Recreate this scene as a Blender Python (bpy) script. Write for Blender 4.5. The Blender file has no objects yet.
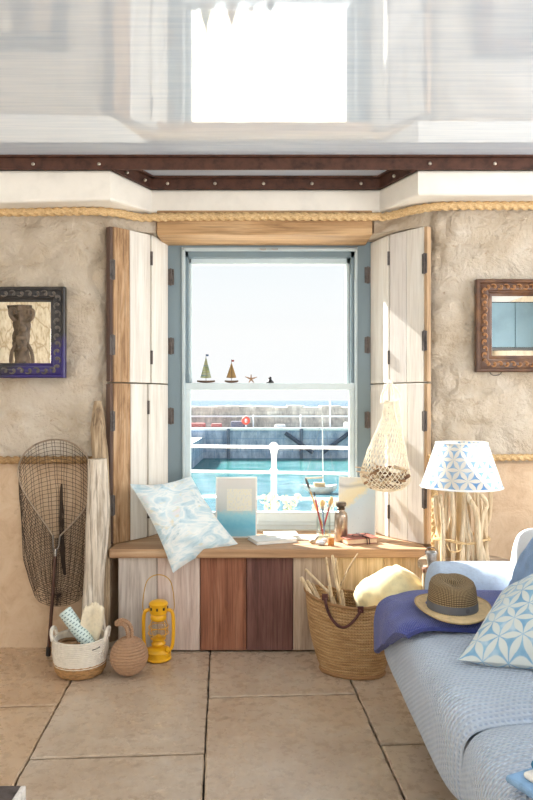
import bpy, bmesh, math, random
from mathutils import Vector, Matrix, noise
random.seed(7)
PI = math.pi
sc = bpy.context.scene
COL = sc.collection
D, F, CX, CY, EYE = 3.3333, 700.0, 266.5, 400.0, 1.2

def P(x, y, Y):
    d = Y + D
    return Vector(((x-CX)/F*d, Y, EYE-(y-CY)/F*d))
def PZ(x, y, z):                      # point seen at pixel on the horizontal plane z
    d = (EYE-z)*F/(y-CY)
    return Vector(((x-CX)/F*d, d-D, z))
def V(*a): return Vector(a)
def fbm(p, oct=4): return noise.fractal(p, 1.0, 2.0, oct)
def lerp(a, b, t): return a+(b-a)*t

# ------------------------------------------------------------------ materials
def newmat(name):
    m = bpy.data.materials.new(name); m.use_nodes = True
    nt = m.node_tree; nt.nodes.clear()
    out = nt.nodes.new('ShaderNodeOutputMaterial')
    b = nt.nodes.new('ShaderNodeBsdfPrincipled')
    nt.links.new(b.outputs[0], out.inputs[0])
    return m, nt, b, out
def rgb(c): return (c[0], c[1], c[2], 1)
def S(r, g, b):                       # 0-255 sRGB to linear
    f = lambda c: (c/255/12.92 if c/255 <= .04045 else ((c/255+.055)/1.055)**2.4)
    return (f(r), f(g), f(b))
def math_n(nt, op, a, b=None, c=None):
    n = nt.nodes.new('ShaderNodeMath'); n.operation = op
    for i, v in enumerate((a, b, c)):
        if v is None: continue
        if isinstance(v, (int, float)): n.inputs[i].default_value = v
        else: nt.links.new(v, n.inputs[i])
    return n.outputs[0]
def coords(nt, scale=(1,1,1), kind='Object', rot=(0,0,0)):
    tc = nt.nodes.new('ShaderNodeTexCoord'); mp = nt.nodes.new('ShaderNodeMapping')
    mp.inputs['Scale'].default_value = scale; mp.inputs['Rotation'].default_value = rot
    nt.links.new(tc.outputs[kind], mp.inputs[0]); return mp.outputs[0]
def noise_n(nt, vec, scale=5, detail=5, rough=.55, dist=0):
    n = nt.nodes.new('ShaderNodeTexNoise')
    n.inputs['Scale'].default_value = scale; n.inputs['Detail'].default_value = detail
    n.inputs['Roughness'].default_value = rough; n.inputs['Distortion'].default_value = dist
    nt.links.new(vec, n.inputs['Vector']); return n.outputs[0]
def ramp_n(nt, fac, stops):
    r = nt.nodes.new('ShaderNodeValToRGB'); e = r.color_ramp.elements
    while len(e) < len(stops): e.new(.5)
    for i, (p, c) in enumerate(stops): e[i].position = p; e[i].color = rgb(c)
    nt.links.new(fac, r.inputs[0]); return r.outputs[0]
def mix_n(nt, fac, a, b, mode='MIX'):
    n = nt.nodes.new('ShaderNodeMix'); n.data_type = 'RGBA'; n.blend_type = mode
    if isinstance(fac, (int, float)): n.inputs[0].default_value = fac
    else: nt.links.new(fac, n.inputs[0])
    for i, v in ((6, a), (7, b)):
        if isinstance(v, tuple): n.inputs[i].default_value = rgb(v)
        else: nt.links.new(v, n.inputs[i])
    return n.outputs[2]
def bump_n(nt, b, h, strength=.3, dist=.01):
    n = nt.nodes.new('ShaderNodeBump'); n.inputs['Strength'].default_value = strength
    n.inputs['Distance'].default_value = dist
    nt.links.new(h, n.inputs['Height']); nt.links.new(n.outputs[0], b.inputs['Normal'])
def simple(name, c, rough=.6, metal=0., var=.12, scale=12, stretch=(1,1,1), bump=.0, bdist=.004, detail=5, c2=None):
    m, nt, b, o = newmat(name)
    v = coords(nt, stretch); f = noise_n(nt, v, scale, detail, .6)
    lo = tuple(max(0, k*(1-var*2)) for k in c) if c2 is None else c2
    hi = tuple(min(1, k*(1+var)) for k in c)
    nt.links.new(ramp_n(nt, f, [(.3, lo), (.5, c), (.72, hi)]), b.inputs['Base Color'])
    b.inputs['Roughness'].default_value = rough; b.inputs['Metallic'].default_value = metal
    if bump: bump_n(nt, b, f, bump, bdist)
    return m
def wood(name, a, b_, c, axis=2, rough=.65, scale=1., knots=True, bump=.35, grain=.45, along=1.):
    m, nt, b, o = newmat(name)
    st = [14*scale]*3; st[axis] = .9*scale*along
    v = coords(nt, tuple(st)); f = noise_n(nt, v, 2.2, 8, .65, .6)
    st2 = [70*scale]*3; st2[axis] = 2.*scale
    g = noise_n(nt, coords(nt, tuple(st2)), 1.6, 4, .6)
    big = noise_n(nt, coords(nt, (1,1,1)), 5., 3, .5)
    col = ramp_n(nt, f, [(.32, a), (.5, b_), (.68, c)])
    col = mix_n(nt, math_n(nt, 'MULTIPLY', ramp_n(nt, g, [(.38, (1,1,1)), (.5, (0,0,0))]), grain), col, tuple(k*.55 for k in a))
    col = mix_n(nt, math_n(nt, 'MULTIPLY', ramp_n(nt, big, [(.55, (0,0,0)), (.75, (1,1,1))]), min(.35, grain)), col, tuple(k*.7 for k in b_))
    if knots:
        w = nt.nodes.new('ShaderNodeTexVoronoi'); w.inputs['Scale'].default_value = 1.
        sk = [7., 7., 7.]; sk[axis] = 3.
        nt.links.new(coords(nt, tuple(sk)), w.inputs['Vector'])
        kf = ramp_n(nt, w.outputs['Distance'], [(.04, (1,1,1)), (.13, (0,0,0))])
        col = mix_n(nt, math_n(nt, 'MULTIPLY', kf, min(.5, grain)), col, tuple(k*.35 for k in a))
    nt.links.new(col, b.inputs['Base Color']); b.inputs['Roughness'].default_value = rough
    bump_n(nt, b, math_n(nt, 'ADD', f, math_n(nt, 'MULTIPLY', g, .6)), bump, .004)
    return m
def glassmat(name, tint=(1,1,1), gloss=.08, rough=.02):
    m, nt, b, out = newmat(name); nt.nodes.remove(b)
    t = nt.nodes.new('ShaderNodeBsdfTransparent'); t.inputs[0].default_value = rgb(tint)
    g = nt.nodes.new('ShaderNodeBsdfGlossy'); g.inputs['Roughness'].default_value = rough
    lw = nt.nodes.new('ShaderNodeLayerWeight'); lw.inputs[0].default_value = .25
    mx = nt.nodes.new('ShaderNodeMixShader')
    nt.links.new(math_n(nt, 'MULTIPLY_ADD', lw.outputs['Fresnel'], .4, gloss*.05), mx.inputs[0])
    nt.links.new(t.outputs[0], mx.inputs[1]); nt.links.new(g.outputs[0], mx.inputs[2])
    nt.links.new(mx.outputs[0], out.inputs[0]); return m
def star_fac(nt, vec, scale, w=.2, dot=.16):
    """white petals along a triangular lattice; returns fac 1 = petal"""
    sx = nt.nodes.new('ShaderNodeSeparateXYZ'); nt.links.new(vec, sx.inputs[0])
    x = math_n(nt, 'MULTIPLY', sx.outputs[0], scale); y = math_n(nt, 'MULTIPLY', sx.outputs[1], scale)
    h = math.sqrt(3)/2; best = None
    for k in range(3):
        c, s = math.cos(k*PI/3), math.sin(k*PI/3)
        a = math_n(nt, 'ADD', math_n(nt, 'MULTIPLY', x, c), math_n(nt, 'MULTIPLY', y, s))
        t = math_n(nt, 'ADD', math_n(nt, 'MULTIPLY', x, -s), math_n(nt, 'MULTIPLY', y, c))
        row = math_n(nt, 'ROUND', math_n(nt, 'DIVIDE', t, h))
        tt = math_n(nt, 'ABSOLUTE', math_n(nt, 'SUBTRACT', t, math_n(nt, 'MULTIPLY', row, h)))
        fr = math_n(nt, 'FRACT', math_n(nt, 'ADD', math_n(nt, 'ADD', a, math_n(nt, 'MULTIPLY', row, .5)), 200.))
        sn = math_n(nt, 'SINE', math_n(nt, 'MULTIPLY', fr, PI))
        pt = math_n(nt, 'SUBTRACT', math_n(nt, 'MULTIPLY', sn, w), tt)
        best = pt if best is None else math_n(nt, 'MAXIMUM', best, pt)
    return best

# ------------------------------------------------------------------ geometry
class MB:
    def __init__(s): s.v = []; s.f = []; s.uv = {}
    def add(s, vs, fs, uvs=None):
        o = len(s.v); s.v += [Vector(p) for p in vs]
        for i, f in enumerate(fs):
            if uvs: s.uv[len(s.f)] = uvs[i]
            s.f.append(tuple(o+j for j in f))
        return s
    def box(s, lo, hi, rot=None, piv=None):
        vs = [V(x, y, z) for x in (lo[0], hi[0]) for y in (lo[1], hi[1]) for z in (lo[2], hi[2])]
        if rot is not None:
            piv = piv or (V(*lo)+V(*hi))/2
            vs = [rot @ (p-piv)+piv for p in vs]
        return s.add(vs, [(0,1,3,2),(4,6,7,5),(0,4,5,1),(2,3,7,6),(0,2,6,4),(1,5,7,3)])
    def prism(s, poly, z0, z1):       # plan polygon; z may be callables of x
        n = len(poly); f0 = z0 if callable(z0) else (lambda x: z0); f1 = z1 if callable(z1) else (lambda x: z1)
        vs = [V(x, y, f0(x)) for x, y in poly]+[V(x, y, f1(x)) for x, y in poly]
        return s.add(vs, [tuple(range(n))[::-1], tuple(range(n, 2*n))]+[(i, (i+1) % n, n+(i+1) % n, n+i) for i in range(n)])
    def tube(s, path, r, n=8, closed=False, prof=None, cap=True, rfun=None):
        path = [V(*p) for p in path]; m = len(path)
        T = []
        for i in range(m):
            a = path[(i-1) % m] if (closed or i > 0) else path[0]
            b = path[(i+1) % m] if (closed or i < m-1) else path[-1]
            t = (b-a); T.append(t.normalized() if t.length > 1e-9 else V(0,0,1))
        up = V(0,0,1) if abs(T[0].z) < .9 else V(0,1,0)
        N = (up-T[0]*up.dot(T[0])).normalized(); vs = []
        for i in range(m):
            N = N-T[i]*N.dot(T[i])
            N = N.normalized() if N.length > 1e-6 else T[i].orthogonal().normalized()
            B = T[i].cross(N)
            rr = r[i] if isinstance(r, (list, tuple)) else r
            for k in range(n):
                a = 2*PI*k/n; q = rr*(prof(i, a) if prof else 1)
                vs.append(path[i]+N*math.cos(a)*q+B*math.sin(a)*q)
        fs = []; last = m if closed else m-1
        for i in range(last):
            j = (i+1) % m
            for k in range(n):
                fs.append((i*n+k, j*n+k, j*n+(k+1) % n, i*n+(k+1) % n))
        if cap and not closed: fs += [tuple(range(n)), tuple(range((m-1)*n, m*n))[::-1]]
        return s.add(vs, fs)
    def lathe(s, prof, c=(0,0,0), n=32, sx=1, sy=1, cap=False, wob=None):
        c = V(*c); vs = []; fs = []; m = len(prof); uvs = []
        for r, z in prof:
            for k in range(n):
                a = 2*PI*k/n; q = r*(wob(a, z) if wob else 1)
                vs.append(c+V(math.cos(a)*q*sx, math.sin(a)*q*sy, z))
        for i in range(m-1):
            for k in range(n):
                fs.append((i*n+k, i*n+(k+1) % n, (i+1)*n+(k+1) % n, (i+1)*n+k))
                uvs.append([(k/n, i/(m-1)), ((k+1)/n, i/(m-1)), ((k+1)/n, (i+1)/(m-1)), (k/n, (i+1)/(m-1))])
        if cap:
            fs += [tuple(range(n))[::-1], tuple(range((m-1)*n, m*n))]; uvs += [[(0,0)]*n]*2
        return s.add(vs, fs, uvs)
    def grid(s, fn, nu, nv, cu=False, flip=False):
        vs = [fn(i/nu, j/nv) for j in range(nv+1) for i in range(nu+1)]
        fs, uvs = [], []
        for j in range(nv):
            for i in range(nu):
                a = j*(nu+1)+i; q = (a, a+1, a+nu+2, a+nu+1)
                u = [(i/nu, j/nv), ((i+1)/nu, j/nv), ((i+1)/nu, (j+1)/nv), (i/nu, (j+1)/nv)]
                if flip: q = q[::-1]; u = u[::-1]
                fs.append(q); uvs.append(u)
        return s.add(vs, fs, uvs)
    def sphere(s, c, r, n=12, sc_=(1,1,1)):
        prof = [(max(1e-4, r*math.sin(PI*i/n)), -r*math.cos(PI*i/n)) for i in range(n+1)]
        o = len(s.v); s.lathe(prof, (0,0,0), n*2)
        for i in range(o, len(s.v)):
            p = s.v[i]; s.v[i] = V(c[0]+p.x*sc_[0], c[1]+p.y*sc_[1], c[2]+p.z*sc_[2])
        return s
    def build(s, name, m, parent=None, smooth=True, bevel=0, seg=2, merge=1e-5):
        off = parent_loc(parent)
        me = bpy.data.meshes.new(name); me.from_pydata([p-off for p in s.v], [], s.f)
        if s.uv:
            ul = me.uv_layers.new(name='UVMap')
            for pi, pl in enumerate(me.polygons):
                u = s.uv.get(pi)
                if u and len(u) == pl.loop_total:
                    for k, li in enumerate(pl.loop_indices): ul.data[li].uv = u[k]
        bm = bmesh.new(); bm.from_mesh(me)
        if merge: bmesh.ops.remove_doubles(bm, verts=bm.verts, dist=merge)
        bmesh.ops.recalc_face_normals(bm, faces=bm.faces)
        if bevel:
            ed = [e for e in bm.edges if len(e.link_faces) == 2 and e.calc_face_angle(0) > .6]
            bmesh.ops.bevel(bm, geom=ed, offset=bevel, segments=seg, affect='EDGES', profile=.5)
        for f in bm.faces: f.smooth = smooth
        if smooth:
            for e in bm.edges:
                if len(e.link_faces) == 2 and e.calc_face_angle(0) > .75: e.smooth = False
        bm.to_mesh(me); bm.free(); me.materials.append(m)
        o = bpy.data.objects.new(name, me); COL.objects.link(o)
        if parent: o.parent = parent
        return o
def parent_loc(p):
    v = V(0,0,0)
    while p is not None: v += p.location; p = p.parent
    return v
def tag(o, label, cat, group=None):
    o['label'] = label; o['category'] = cat
    if group: o['group'] = group
    return o
def empty(name, loc, label, cat, group=None):
    o = bpy.data.objects.new(name, None); COL.objects.link(o); o.location = loc; o.empty_display_size = .05
    return tag(o, label, cat, group)
def struct(o): o['kind'] = 'structure'; return o
def resample(path, step):
    path = [V(*p) for p in path]; out = [path[0]]; acc = 0
    for a, b in zip(path, path[1:]):
        L = (b-a).length; n = max(1, int(L/step))
        out += [a.lerp(b, (k+1)/n) for k in range(n)]
    return out
def smoothp(pts, n=8, closed=False):   # Catmull-Rom
    pts = [V(*p) for p in pts]; out = []; m = len(pts)
    g = (lambda i: pts[i % m]) if closed else (lambda i: pts[min(max(i, 0), m-1)])
    for i in range(m if closed else m-1):
        p0, p1, p2, p3 = g(i-1), g(i), g(i+1), g(i+2)
        for k in range(n):
            t = k/n
            out.append(.5*((2*p1)+(p2-p0)*t+(2*p0-5*p1+4*p2-p3)*t*t+(3*p1-p0-3*p2+p3)*t**3))
    if not closed: out.append(pts[-1])
    return out
def rope_mb(path, r, pitch, mb=None, step=None, n=18, closed=False):
    mb = mb or MB(); step = step or pitch/11
    p = resample(path, step); 
    L = [0]
    for a, b in zip(p, p[1:]): L.append(L[-1]+(b-a).length)
    return mb.tube(p, r, n, prof=lambda i, a: .52+.50*abs(math.cos(1.5*(a-2*PI*L[i]/pitch))), closed=closed)
def stick_mb(path, r0, r1, seed, n=10, bump=.12, sm=5, mb=None):
    p = smoothp(path, sm); m = len(p)
    r = [lerp(r0, r1, i/(m-1))*(1+.12*noise.noise(V(i*.5, seed, 0))) for i in range(m)]
    for k in (0, m-1): r[k] *= .72
    return (mb or MB()).tube(p, r, n, prof=lambda i, a: 1+bump*noise.noise(V(math.cos(a)*1.3, math.sin(a)*1.3+seed*3.1, i*.35)))
def pillow_mb(A, B, C, Dd, th, nrm_flip=1, n=26, pinch=.06, wr=.01, seed=0, sag=0):
    """A,B,C,Dd corners in order; both faces"""
    N = (B-A).cross(Dd-A).normalized()*nrm_flip; mb = MB()
    def pt(u, v, s):
        uu, vv = u, v
        bul = pinch
        u2 = u+(0.5-u)*bul*math.sin(PI*v)*1.0*(abs(2*u-1))
        v2 = v+(0.5-v)*bul*math.sin(PI*u)*1.0*(abs(2*v-1))
        p = A*(1-u2)*(1-v2)+B*u2*(1-v2)+C*u2*v2+Dd*(1-u2)*v2
        e = (max(0, 1-abs(2*u-1)**2.4)*max(0, 1-abs(2*v-1)**2.4))**.55
        w = wr*(noise.noise(p*9+V(seed, 0, 0))+.6*noise.noise(p*19+V(0, seed, 0)))*min(1, e*1.6)
        return p+N*(s*th*e+w)+V(0, 0, -sag*e)
    mb.grid(lambda u, v: pt(u, v, 1), n, n); mb.grid(lambda u, v: pt(u, v, -1), n, n, flip=True)
    return mb
def frame_mb(x0, x1, z0, z1, prof, Y):
    """picture frame: prof = [(inset, depth)] from outer edge; sweeps round rectangle at wall plane Y, projecting to -Y"""
    mb = MB(); m = len(prof); sub = 1
    for (a, b) in (((x0, z0), (x1, z0)), ((x1, z0), (x1, z1)), ((x1, z1), (x0, z1)), ((x0, z1), (x0, z0))):
        vs = []
        for (px, pz) in (a, b):
            for ins, dep in prof:
                ix = px+ins*(1 if px == x0 else -1); iz = pz+ins*(1 if pz == z0 else -1)
                vs.append(V(ix, Y-dep, iz))
        fs = [(i, i+1, m+i+1, m+i) for i in range(m-1)]
        mb.add(vs, fs)
    return mb

# ================================================================== SETTING
# ---- camera
cam = bpy.data.cameras.new('camera'); co = bpy.data.objects.new('camera', cam); COL.objects.link(co)
co.location = (0, -D, EYE); co.rotation_euler = (PI/2, 0, 0)
cam.sensor_fit = 'HORIZONTAL'; cam.sensor_width = 36; cam.lens = 36*F/533; cam.clip_end = 6000
sc.camera = co

# ---- floor: flagstones
def floor_mat():
    m, nt, b, o = newmat('flagstone')
    n1 = noise_n(nt, coords(nt), 3.2, 6, .6, .3); n2 = noise_n(nt, coords(nt), 22, 6, .65)
    col = ramp_n(nt, n1, [(.3, S(184,160,135)), (.5, S(197,175,151)), (.7, S(206,188,167))])
    col = mix_n(nt, math_n(nt, 'MULTIPLY', ramp_n(nt, n2, [(.5, (0,0,0)), (.72, (1,1,1))]), .3), col, S(212,196,176))
    col = mix_n(nt, math_n(nt, 'MULTIPLY', ramp_n(nt, n2, [(.3, (1,1,1)), (.42, (0,0,0))]), .25), col, S(124,98,76))
    oi = nt.nodes.new('ShaderNodeAttribute'); oi.attribute_name = 'tone'
    col = mix_n(nt, .55, col, oi.outputs['Color'], 'MULTIPLY')
    nt.links.new(col, b.inputs['Base Color'])
    nt.links.new(math_n(nt, 'MULTIPLY_ADD', n2, .16, .2), b.inputs['Roughness'])
    b.inputs['Specular IOR Level'].default_value = .6
    bump_n(nt, b, math_n(nt, 'ADD', n1, math_n(nt, 'MULTIPLY', n2, .35)), .35, .008)
    return m
flag = floor_mat(); grout = simple('grout', S(46,38,32), .95)
mbf = MB()
# slabs in a frame turned ~3.6 deg about the vertical
th = math.radians(3.6); R = Matrix.Rotation(th, 3, 'Z')
def loc2(p): q = R.inverted() @ V(p.x, p.y, 0); return q.x, q.y
jx1 = loc2(PZ(30,757,0))[0]; jx2 = (loc2(PZ(210,655,0))[0]+loc2(PZ(203,795,0))[0])/2
jx3 = (loc2(PZ(350,675,0))[0]+loc2(PZ(402,797,0))[0])/2
jx1 = (loc2(PZ(69,680,0))[0]+loc2(PZ(18,783,0))[0])/2
ya = loc2(PZ(115,756,0))[1]; yb = loc2(PZ(284,695.5,0))[1]; yc = loc2(PZ(400,744,0))[1]; yl = loc2(PZ(28,706,0))[1]
w = jx2-jx1
cols = [(jx1-1.3, jx1-.62, [-6,-3.2,-2.0,-1.1,.8]), (jx1-.62, jx1, [-6,-3,-1.9,yl,.8]), (jx1, jx2, [-6,-3.6,-2.6,-1.75,ya,.9]),
        (jx2, jx3, [-6,-3.9,-2.9,-1.9,yb,.8]), (jx3, jx3+.55, [-6,-3.7,-2.6,-1.7,yc,.7]), (jx3+.55, jx3+1.3, [-6,-3.5,-2.4,-1.2,.7]), (jx3+1.3, jx3+2.5, [-6,-3,-2,-1,.7]), (jx1-2.1, jx1-1.3, [-6,-3.4,-2.1,-1,.8])]
tones = []
tone_list = [(1,.93,.84),(.96,.92,.88),(1,.95,.88),(.93,.92,.92),(1,.9,.78),(.97,.95,.93)]
k = 0
for x0, x1, ys in cols:
    for y0, y1 in zip(ys, ys[1:]):
        g = .003; o0 = len(mbf.f)
        gy = .006; base = [V(x0+g, y0+gy, 0), V(x1-g, y0+gy, 0), V(x1-g, y1-gy, 0), V(x0+g, y1-gy, 0)]
        rim = []
        for a, b_ in zip(base, base[1:]+base[:1]):
            nn = max(2, int((b_-a).length/.05))
            for i in range(nn):
                p = a.lerp(b_, i/nn); q = p+V(noise.noise(p*14+V(k, 0, 0)), noise.noise(p*14+V(0, k, 9)), 0)*.0045
                rim.append(q)
        nr = len(rim); cen = sum(rim, V(0,0,0))/nr
        top = [R @ (p+(cen-p).normalized()*.006) for p in rim]; mid = [R @ (p+V(0,0,-.004)) for p in rim]; bot = [R @ (p+V(0,0,-.03)) for p in rim]
        mbf.add(top+mid+bot, [tuple(range(nr))]+[(i, (i+1) % nr, nr+(i+1) % nr, nr+i) for i in range(nr)]+[(nr+i, nr+(i+1) % nr, 2*nr+(i+1) % nr, 2*nr+i) for i in range(nr)])
        tones += [random.choice([(.95,.76,.56),(.97,.82,.64),(.92,.76,.58)] if x1 < jx2-.05 or (x1 < jx3-.05 and y1 > .5 and False) else [(.95,.96,.97),(1,.97,.93),(.94,.95,.97)])]*(len(mbf.f)-o0); k += 1
fl = struct(mbf.build('floor', flag, smooth=False, merge=0))
ca = fl.data.color_attributes.new('tone', 'FLOAT_COLOR', 'CORNER')
for pl in fl.data.polygons:
    for li in pl.loop_indices: ca.data[li].color = rgb(tones[pl.index])
gr = struct(MB().box((-2.6,-5.6,-.2), (2.95,.62,-.022)).build('floor_grout', grout, smooth=False))

# ---- plaster walls with the window recess
def plaster_mat():
    m, nt, b, o = newmat('rough_plaster')
    v = coords(nt); n1 = noise_n(nt, v, 3.0, 7, .62, .4); n2 = noise_n(nt, v, 26, 6, .65); n3 = noise_n(nt, v, 9, 5, .6, 1.2)
    up = ramp_n(nt, n1, [(.28, S(168,148,124)), (.45, S(196,180,158)), (.6, S(206,193,175)), (.78, S(188,166,138))])
    up = mix_n(nt, math_n(nt, 'MULTIPLY', ramp_n(nt, n3, [(.56, (0,0,0)), (.7, (1,1,1))]), .35), up, S(222,212,196))
    up = mix_n(nt, math_n(nt, 'MULTIPLY', ramp_n(nt, n2, [(.28, (1,1,1)), (.38, (0,0,0))]), .5), up, S(140,108,78))
    lo = ramp_n(nt, n3, [(.3, S(192,162,132)), (.5, S(205,178,148)), (.72, S(212,188,160))])
    lo = mix_n(nt, math_n(nt, 'MULTIPLY', ramp_n(nt, n2, [(.28, (1,1,1)), (.4, (0,0,0))]), .3), lo, S(150,118,90))
    sx = nt.nodes.new('ShaderNodeSeparateXYZ'); nt.links.new(v, sx.inputs[0])
    zf = ramp_n(nt, math_n(nt, 'DIVIDE', sx.outputs[2], 2.), [(.448, (0,0,0)), (.452, (1,1,1))])
    nt.links.new(mix_n(nt, zf, lo, up), b.inputs['Base Color'])
    b.inputs['Roughness'].default_value = .92
    h = math_n(nt, 'ADD', math_n(nt, 'MULTIPLY', n3, .8), math_n(nt, 'MULTIPLY', n2, .5))
    h = math_n(nt, 'MULTIPLY', h, math_n(nt, 'MULTIPLY_ADD', zf, .8, .2))
    bump_n(nt, b, h, .9, .045); return m
plaster = plaster_mat()
def wall_side(plan, name, seed):
    pts = resample(smoothp(plan, 6), .02); n = len(pts)-1
    def fn(u, v):
        i = min(n, int(round(u*n))); p = pts[i]
        a = pts[max(0, i-2)]; b_ = pts[min(n, i+2)]; t = (b_-a).normalized(); nr = V(t.y, -t.x, 0)
        z = v*2.36; q = V(p.x*1.0, p.y, z)+V(seed, 0, 0)
        amp = (0 if z < .86 else min(1, (z-.86)/.1))*(.25 if .12 < p.y else 1)
        h = fbm(q*2.6, 5)*.026+abs(noise.noise(q*5.5+V(0, 5, 0)))*.034-.012+abs(noise.noise(V(q.x*7+q.z*5, q.y, q.z*13-q.x*4)))*.018-.004
        # stones showing through as ridged edges
        c = noise.voronoi(V(q.x*3.2+.3*noise.noise(q*4), q.y*2, q.z*4.4+.3*noise.noise(q*4+V(3,3,3))))[0]
        h += -.02*max(0, 1-(c[1]-c[0])*7)*max(0, min(1, noise.noise(q*1.7+V(9,0,2))*3+.55))
        h2 = noise.noise(q*2)*.003
        return V(p.x, p.y, z)+nr*(h*amp+h2)
    return struct(MB().grid(fn, n, 118).build(name, plaster, merge=0))
wall_side([(-2.35,.06,0), (-1.6,.06,0), (-1.1,.06,0), (-.93,.062,0), (-.82,.09,0), (-.765,.15,0), (-.69,.28,0), (-.615,.46,0), (-.6,.6,0)], 'wall_front_left', 0)
wall_side([(.62,.6,0), (.63,.46,0), (.70,.28,0), (.78,.15,0), (.83,.09,0), (.93,.062,0), (1.1,.06,0), (1.6,.06,0), (2.8,.06,0)], 'wall_front_right', 40)
stone_out = simple('facade_stone', S(190,180,165), .9, bump=.3)
mb = MB(); mb.box((-2.6,.605,-.3), (-.5,.63,2.7)); mb.box((.54,.605,-.3), (3.0,.63,2.7)); mb.box((-.6,.52,-.3), (.62,.62,.49)); mb.box((-.62,.46,2.1), (.64,.62,2.7))
struct(mb.build('wall_outside', stone_out, smooth=False))

# other walls of the room (seen in the mirrors and the glossy ceiling)
def blocks_mat():
    m, nt, b, o = newmat('stone_blocks'); v = coords(nt, (1,2.2,3.6))
    d = noise_n(nt, coords(nt), 4, 3); mp = nt.nodes.new('ShaderNodeVectorMath'); mp.operation = 'ADD'
    nt.links.new(v, mp.inputs[0]); cx = nt.nodes.new('ShaderNodeCombineXYZ')
    for i in range(3): nt.links.new(math_n(nt, 'MULTIPLY', d, .5), cx.inputs[i])
    nt.links.new(cx.outputs[0], mp.inputs[1])
    vo = nt.nodes.new('ShaderNodeTexVoronoi'); vo.feature = 'DISTANCE_TO_EDGE'; vo.inputs['Scale'].default_value = 1.2
    nt.links.new(mp.outputs[0], vo.inputs['Vector'])
    n2 = noise_n(nt, coords(nt), 14, 6, .6)
    st = ramp_n(nt, n2, [(.3, S(180,158,120)), (.5, S(226,212,182)), (.7, S(240,230,208))])
    nt.links.new(mix_n(nt, ramp_n(nt, vo.outputs['Distance'], [(.0, (1,1,1)), (.06, (0,0,0))]), st, S(186,164,128)), b.inputs['Base Color'])
    b.inputs['Roughness'].default_value = .9
    bump_n(nt, b, vo.outputs['Distance'], .6, .05); return m
blocks = blocks_mat()
mb = MB(); mb.box((-2.45,-5.4,0), (-2.3,-2.0,2.36)); mb.box((-2.45,-2.0,0), (-2.3,-.6,.75)); mb.box((-2.45,-2.0,2.12), (-2.3,-.6,2.36)); mb.box((-2.45,-.6,0), (-2.3,.1,2.36))
struct(mb.build('wall_left', blocks, smooth=False))
mb = MB()
for y in (-2.0,-1.33,-.66): mb.box((-2.42,y,.75), (-2.37,y+.06,2.12))
for z in (.75, 2.06): mb.box((-2.42,-2.0,z), (-2.37,-.6,z+.06))
struct(mb.build('added_window_3', simple('added_window_paint', S(232,230,224), .5, var=.04), smooth=False))  # unseen window, added as the opening for the left fill light
mb = MB(); X0, X1 = 2.78, 2.9
mb.box((X0,-5.4,0), (X1,-2.5,2.36)); mb.box((X0,-2.5,0), (X1,-.7,.75)); mb.box((X0,-2.5,2.12), (X1,-.7,2.36)); mb.box((X0,-.7,0), (X1,.1,2.36))
struct(mb.build('wall_right', simple('side_plaster', S(214,198,172), .9, bump=.3), smooth=False))
mb = MB(); mb.box((-1.15,-5.4,0), (1.15,-5.25,2.36)); mb.box((-2.45,-5.4,2.2), (2.9,-5.25,2.36)); mb.box((-2.45,-5.4,0), (-2.3,-5.25,2.2)); mb.box((2.35,-5.4,0), (2.9,-5.25,2.2))
struct(mb.build('wall_back', simple('back_plaster', S(226,214,194), .9, bump=.3), smooth=False))
white_paint = simple('white_paint', S(232,230,224), .5, var=.04)
for nm, (xa, xb) in (('added_door_2', (1.15, 2.35)), ('added_door_1', (-2.3, -1.15))):  # unseen glazed doors, added as openings for the back fill lights
    mb = MB()
    for x in (xa, (xa+xb)/2-.03, xb-.06): mb.box((x,-5.36,0), (x+.06,-5.3,2.2))
    for z in (0, 1.0, 2.14): mb.box((xa,-5.36,z), (xb,-5.3,z+.06))
    if nm == 'added_door_2': struct(mb.build(nm, white_paint, smooth=False))
struct(mb.build('added_door_1', white_paint, smooth=False))
mb = MB()
for y in (-2.5,-1.63,-.76): mb.box((2.83,y,.75), (2.88,y+.06,2.12))
for z in (.75, 2.06): mb.box((2.83,-2.5,z), (2.88,-.7,z+.06))
struct(mb.build('added_window_2', white_paint, smooth=False))  # unseen window, added as the opening for the right fill light

# ---- glossy ceiling
def ceil_mat():
    m, nt, b, out = newmat('gloss_ceiling'); nt.nodes.remove(b)
    df = nt.nodes.new('ShaderNodeBsdfDiffuse'); gl = nt.nodes.new('ShaderNodeBsdfGlossy')
    n1 = noise_n(nt, coords(nt, (1.2, 22, 1)), 2.2, 6, .6); n2 = noise_n(nt, coords(nt, (3, 3, 1)), 1.2, 4)
    nt.links.new(ramp_n(nt, n1, [(.3, S(206,220,236)), (.55, S(222,233,244)), (.75, S(232,240,248))]), df.inputs[0])
    gl.inputs['Roughness'].default_value = .035; gl.inputs[0].default_value = (.97,.98,1,1)
    bp = nt.nodes.new('ShaderNodeBump'); bp.inputs['Strength'].default_value = .03; bp.inputs['Distance'].default_value = .01
    nt.links.new(math_n(nt, 'ADD', n2, math_n(nt, 'MULTIPLY', n1, .08)), bp.inputs['Height']); nt.links.new(bp.outputs[0], gl.inputs['Normal'])
    lw = nt.nodes.new('ShaderNodeLayerWeight'); lw.inputs[0].default_value = .5
    mx = nt.nodes.new('ShaderNodeMixShader')
    nt.links.new(math_n(nt, 'MULTIPLY_ADD', lw.outputs['Facing'], .38, .12), mx.inputs[0])
    nt.links.new(df.outputs[0], mx.inputs[1]); nt.links.new(gl.outputs[0], mx.inputs[2]); nt.links.new(mx.outputs[0], out.inputs[0]); return m
ceilm = ceil_mat()
HC = 2.32
plan = [(-2.45,-.1), (-.72,-.1), (-.58,.2), (.57,.2), (.70,-.1), (2.9,-.1)]
cpoly = [(-2.45,-5.45)]+[(x, y) for x, y in plan]+[(2.9,-5.45)]
struct(MB().prism(cpoly, HC, HC+.06).build('ceiling', ceilm, smooth=False))
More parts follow.
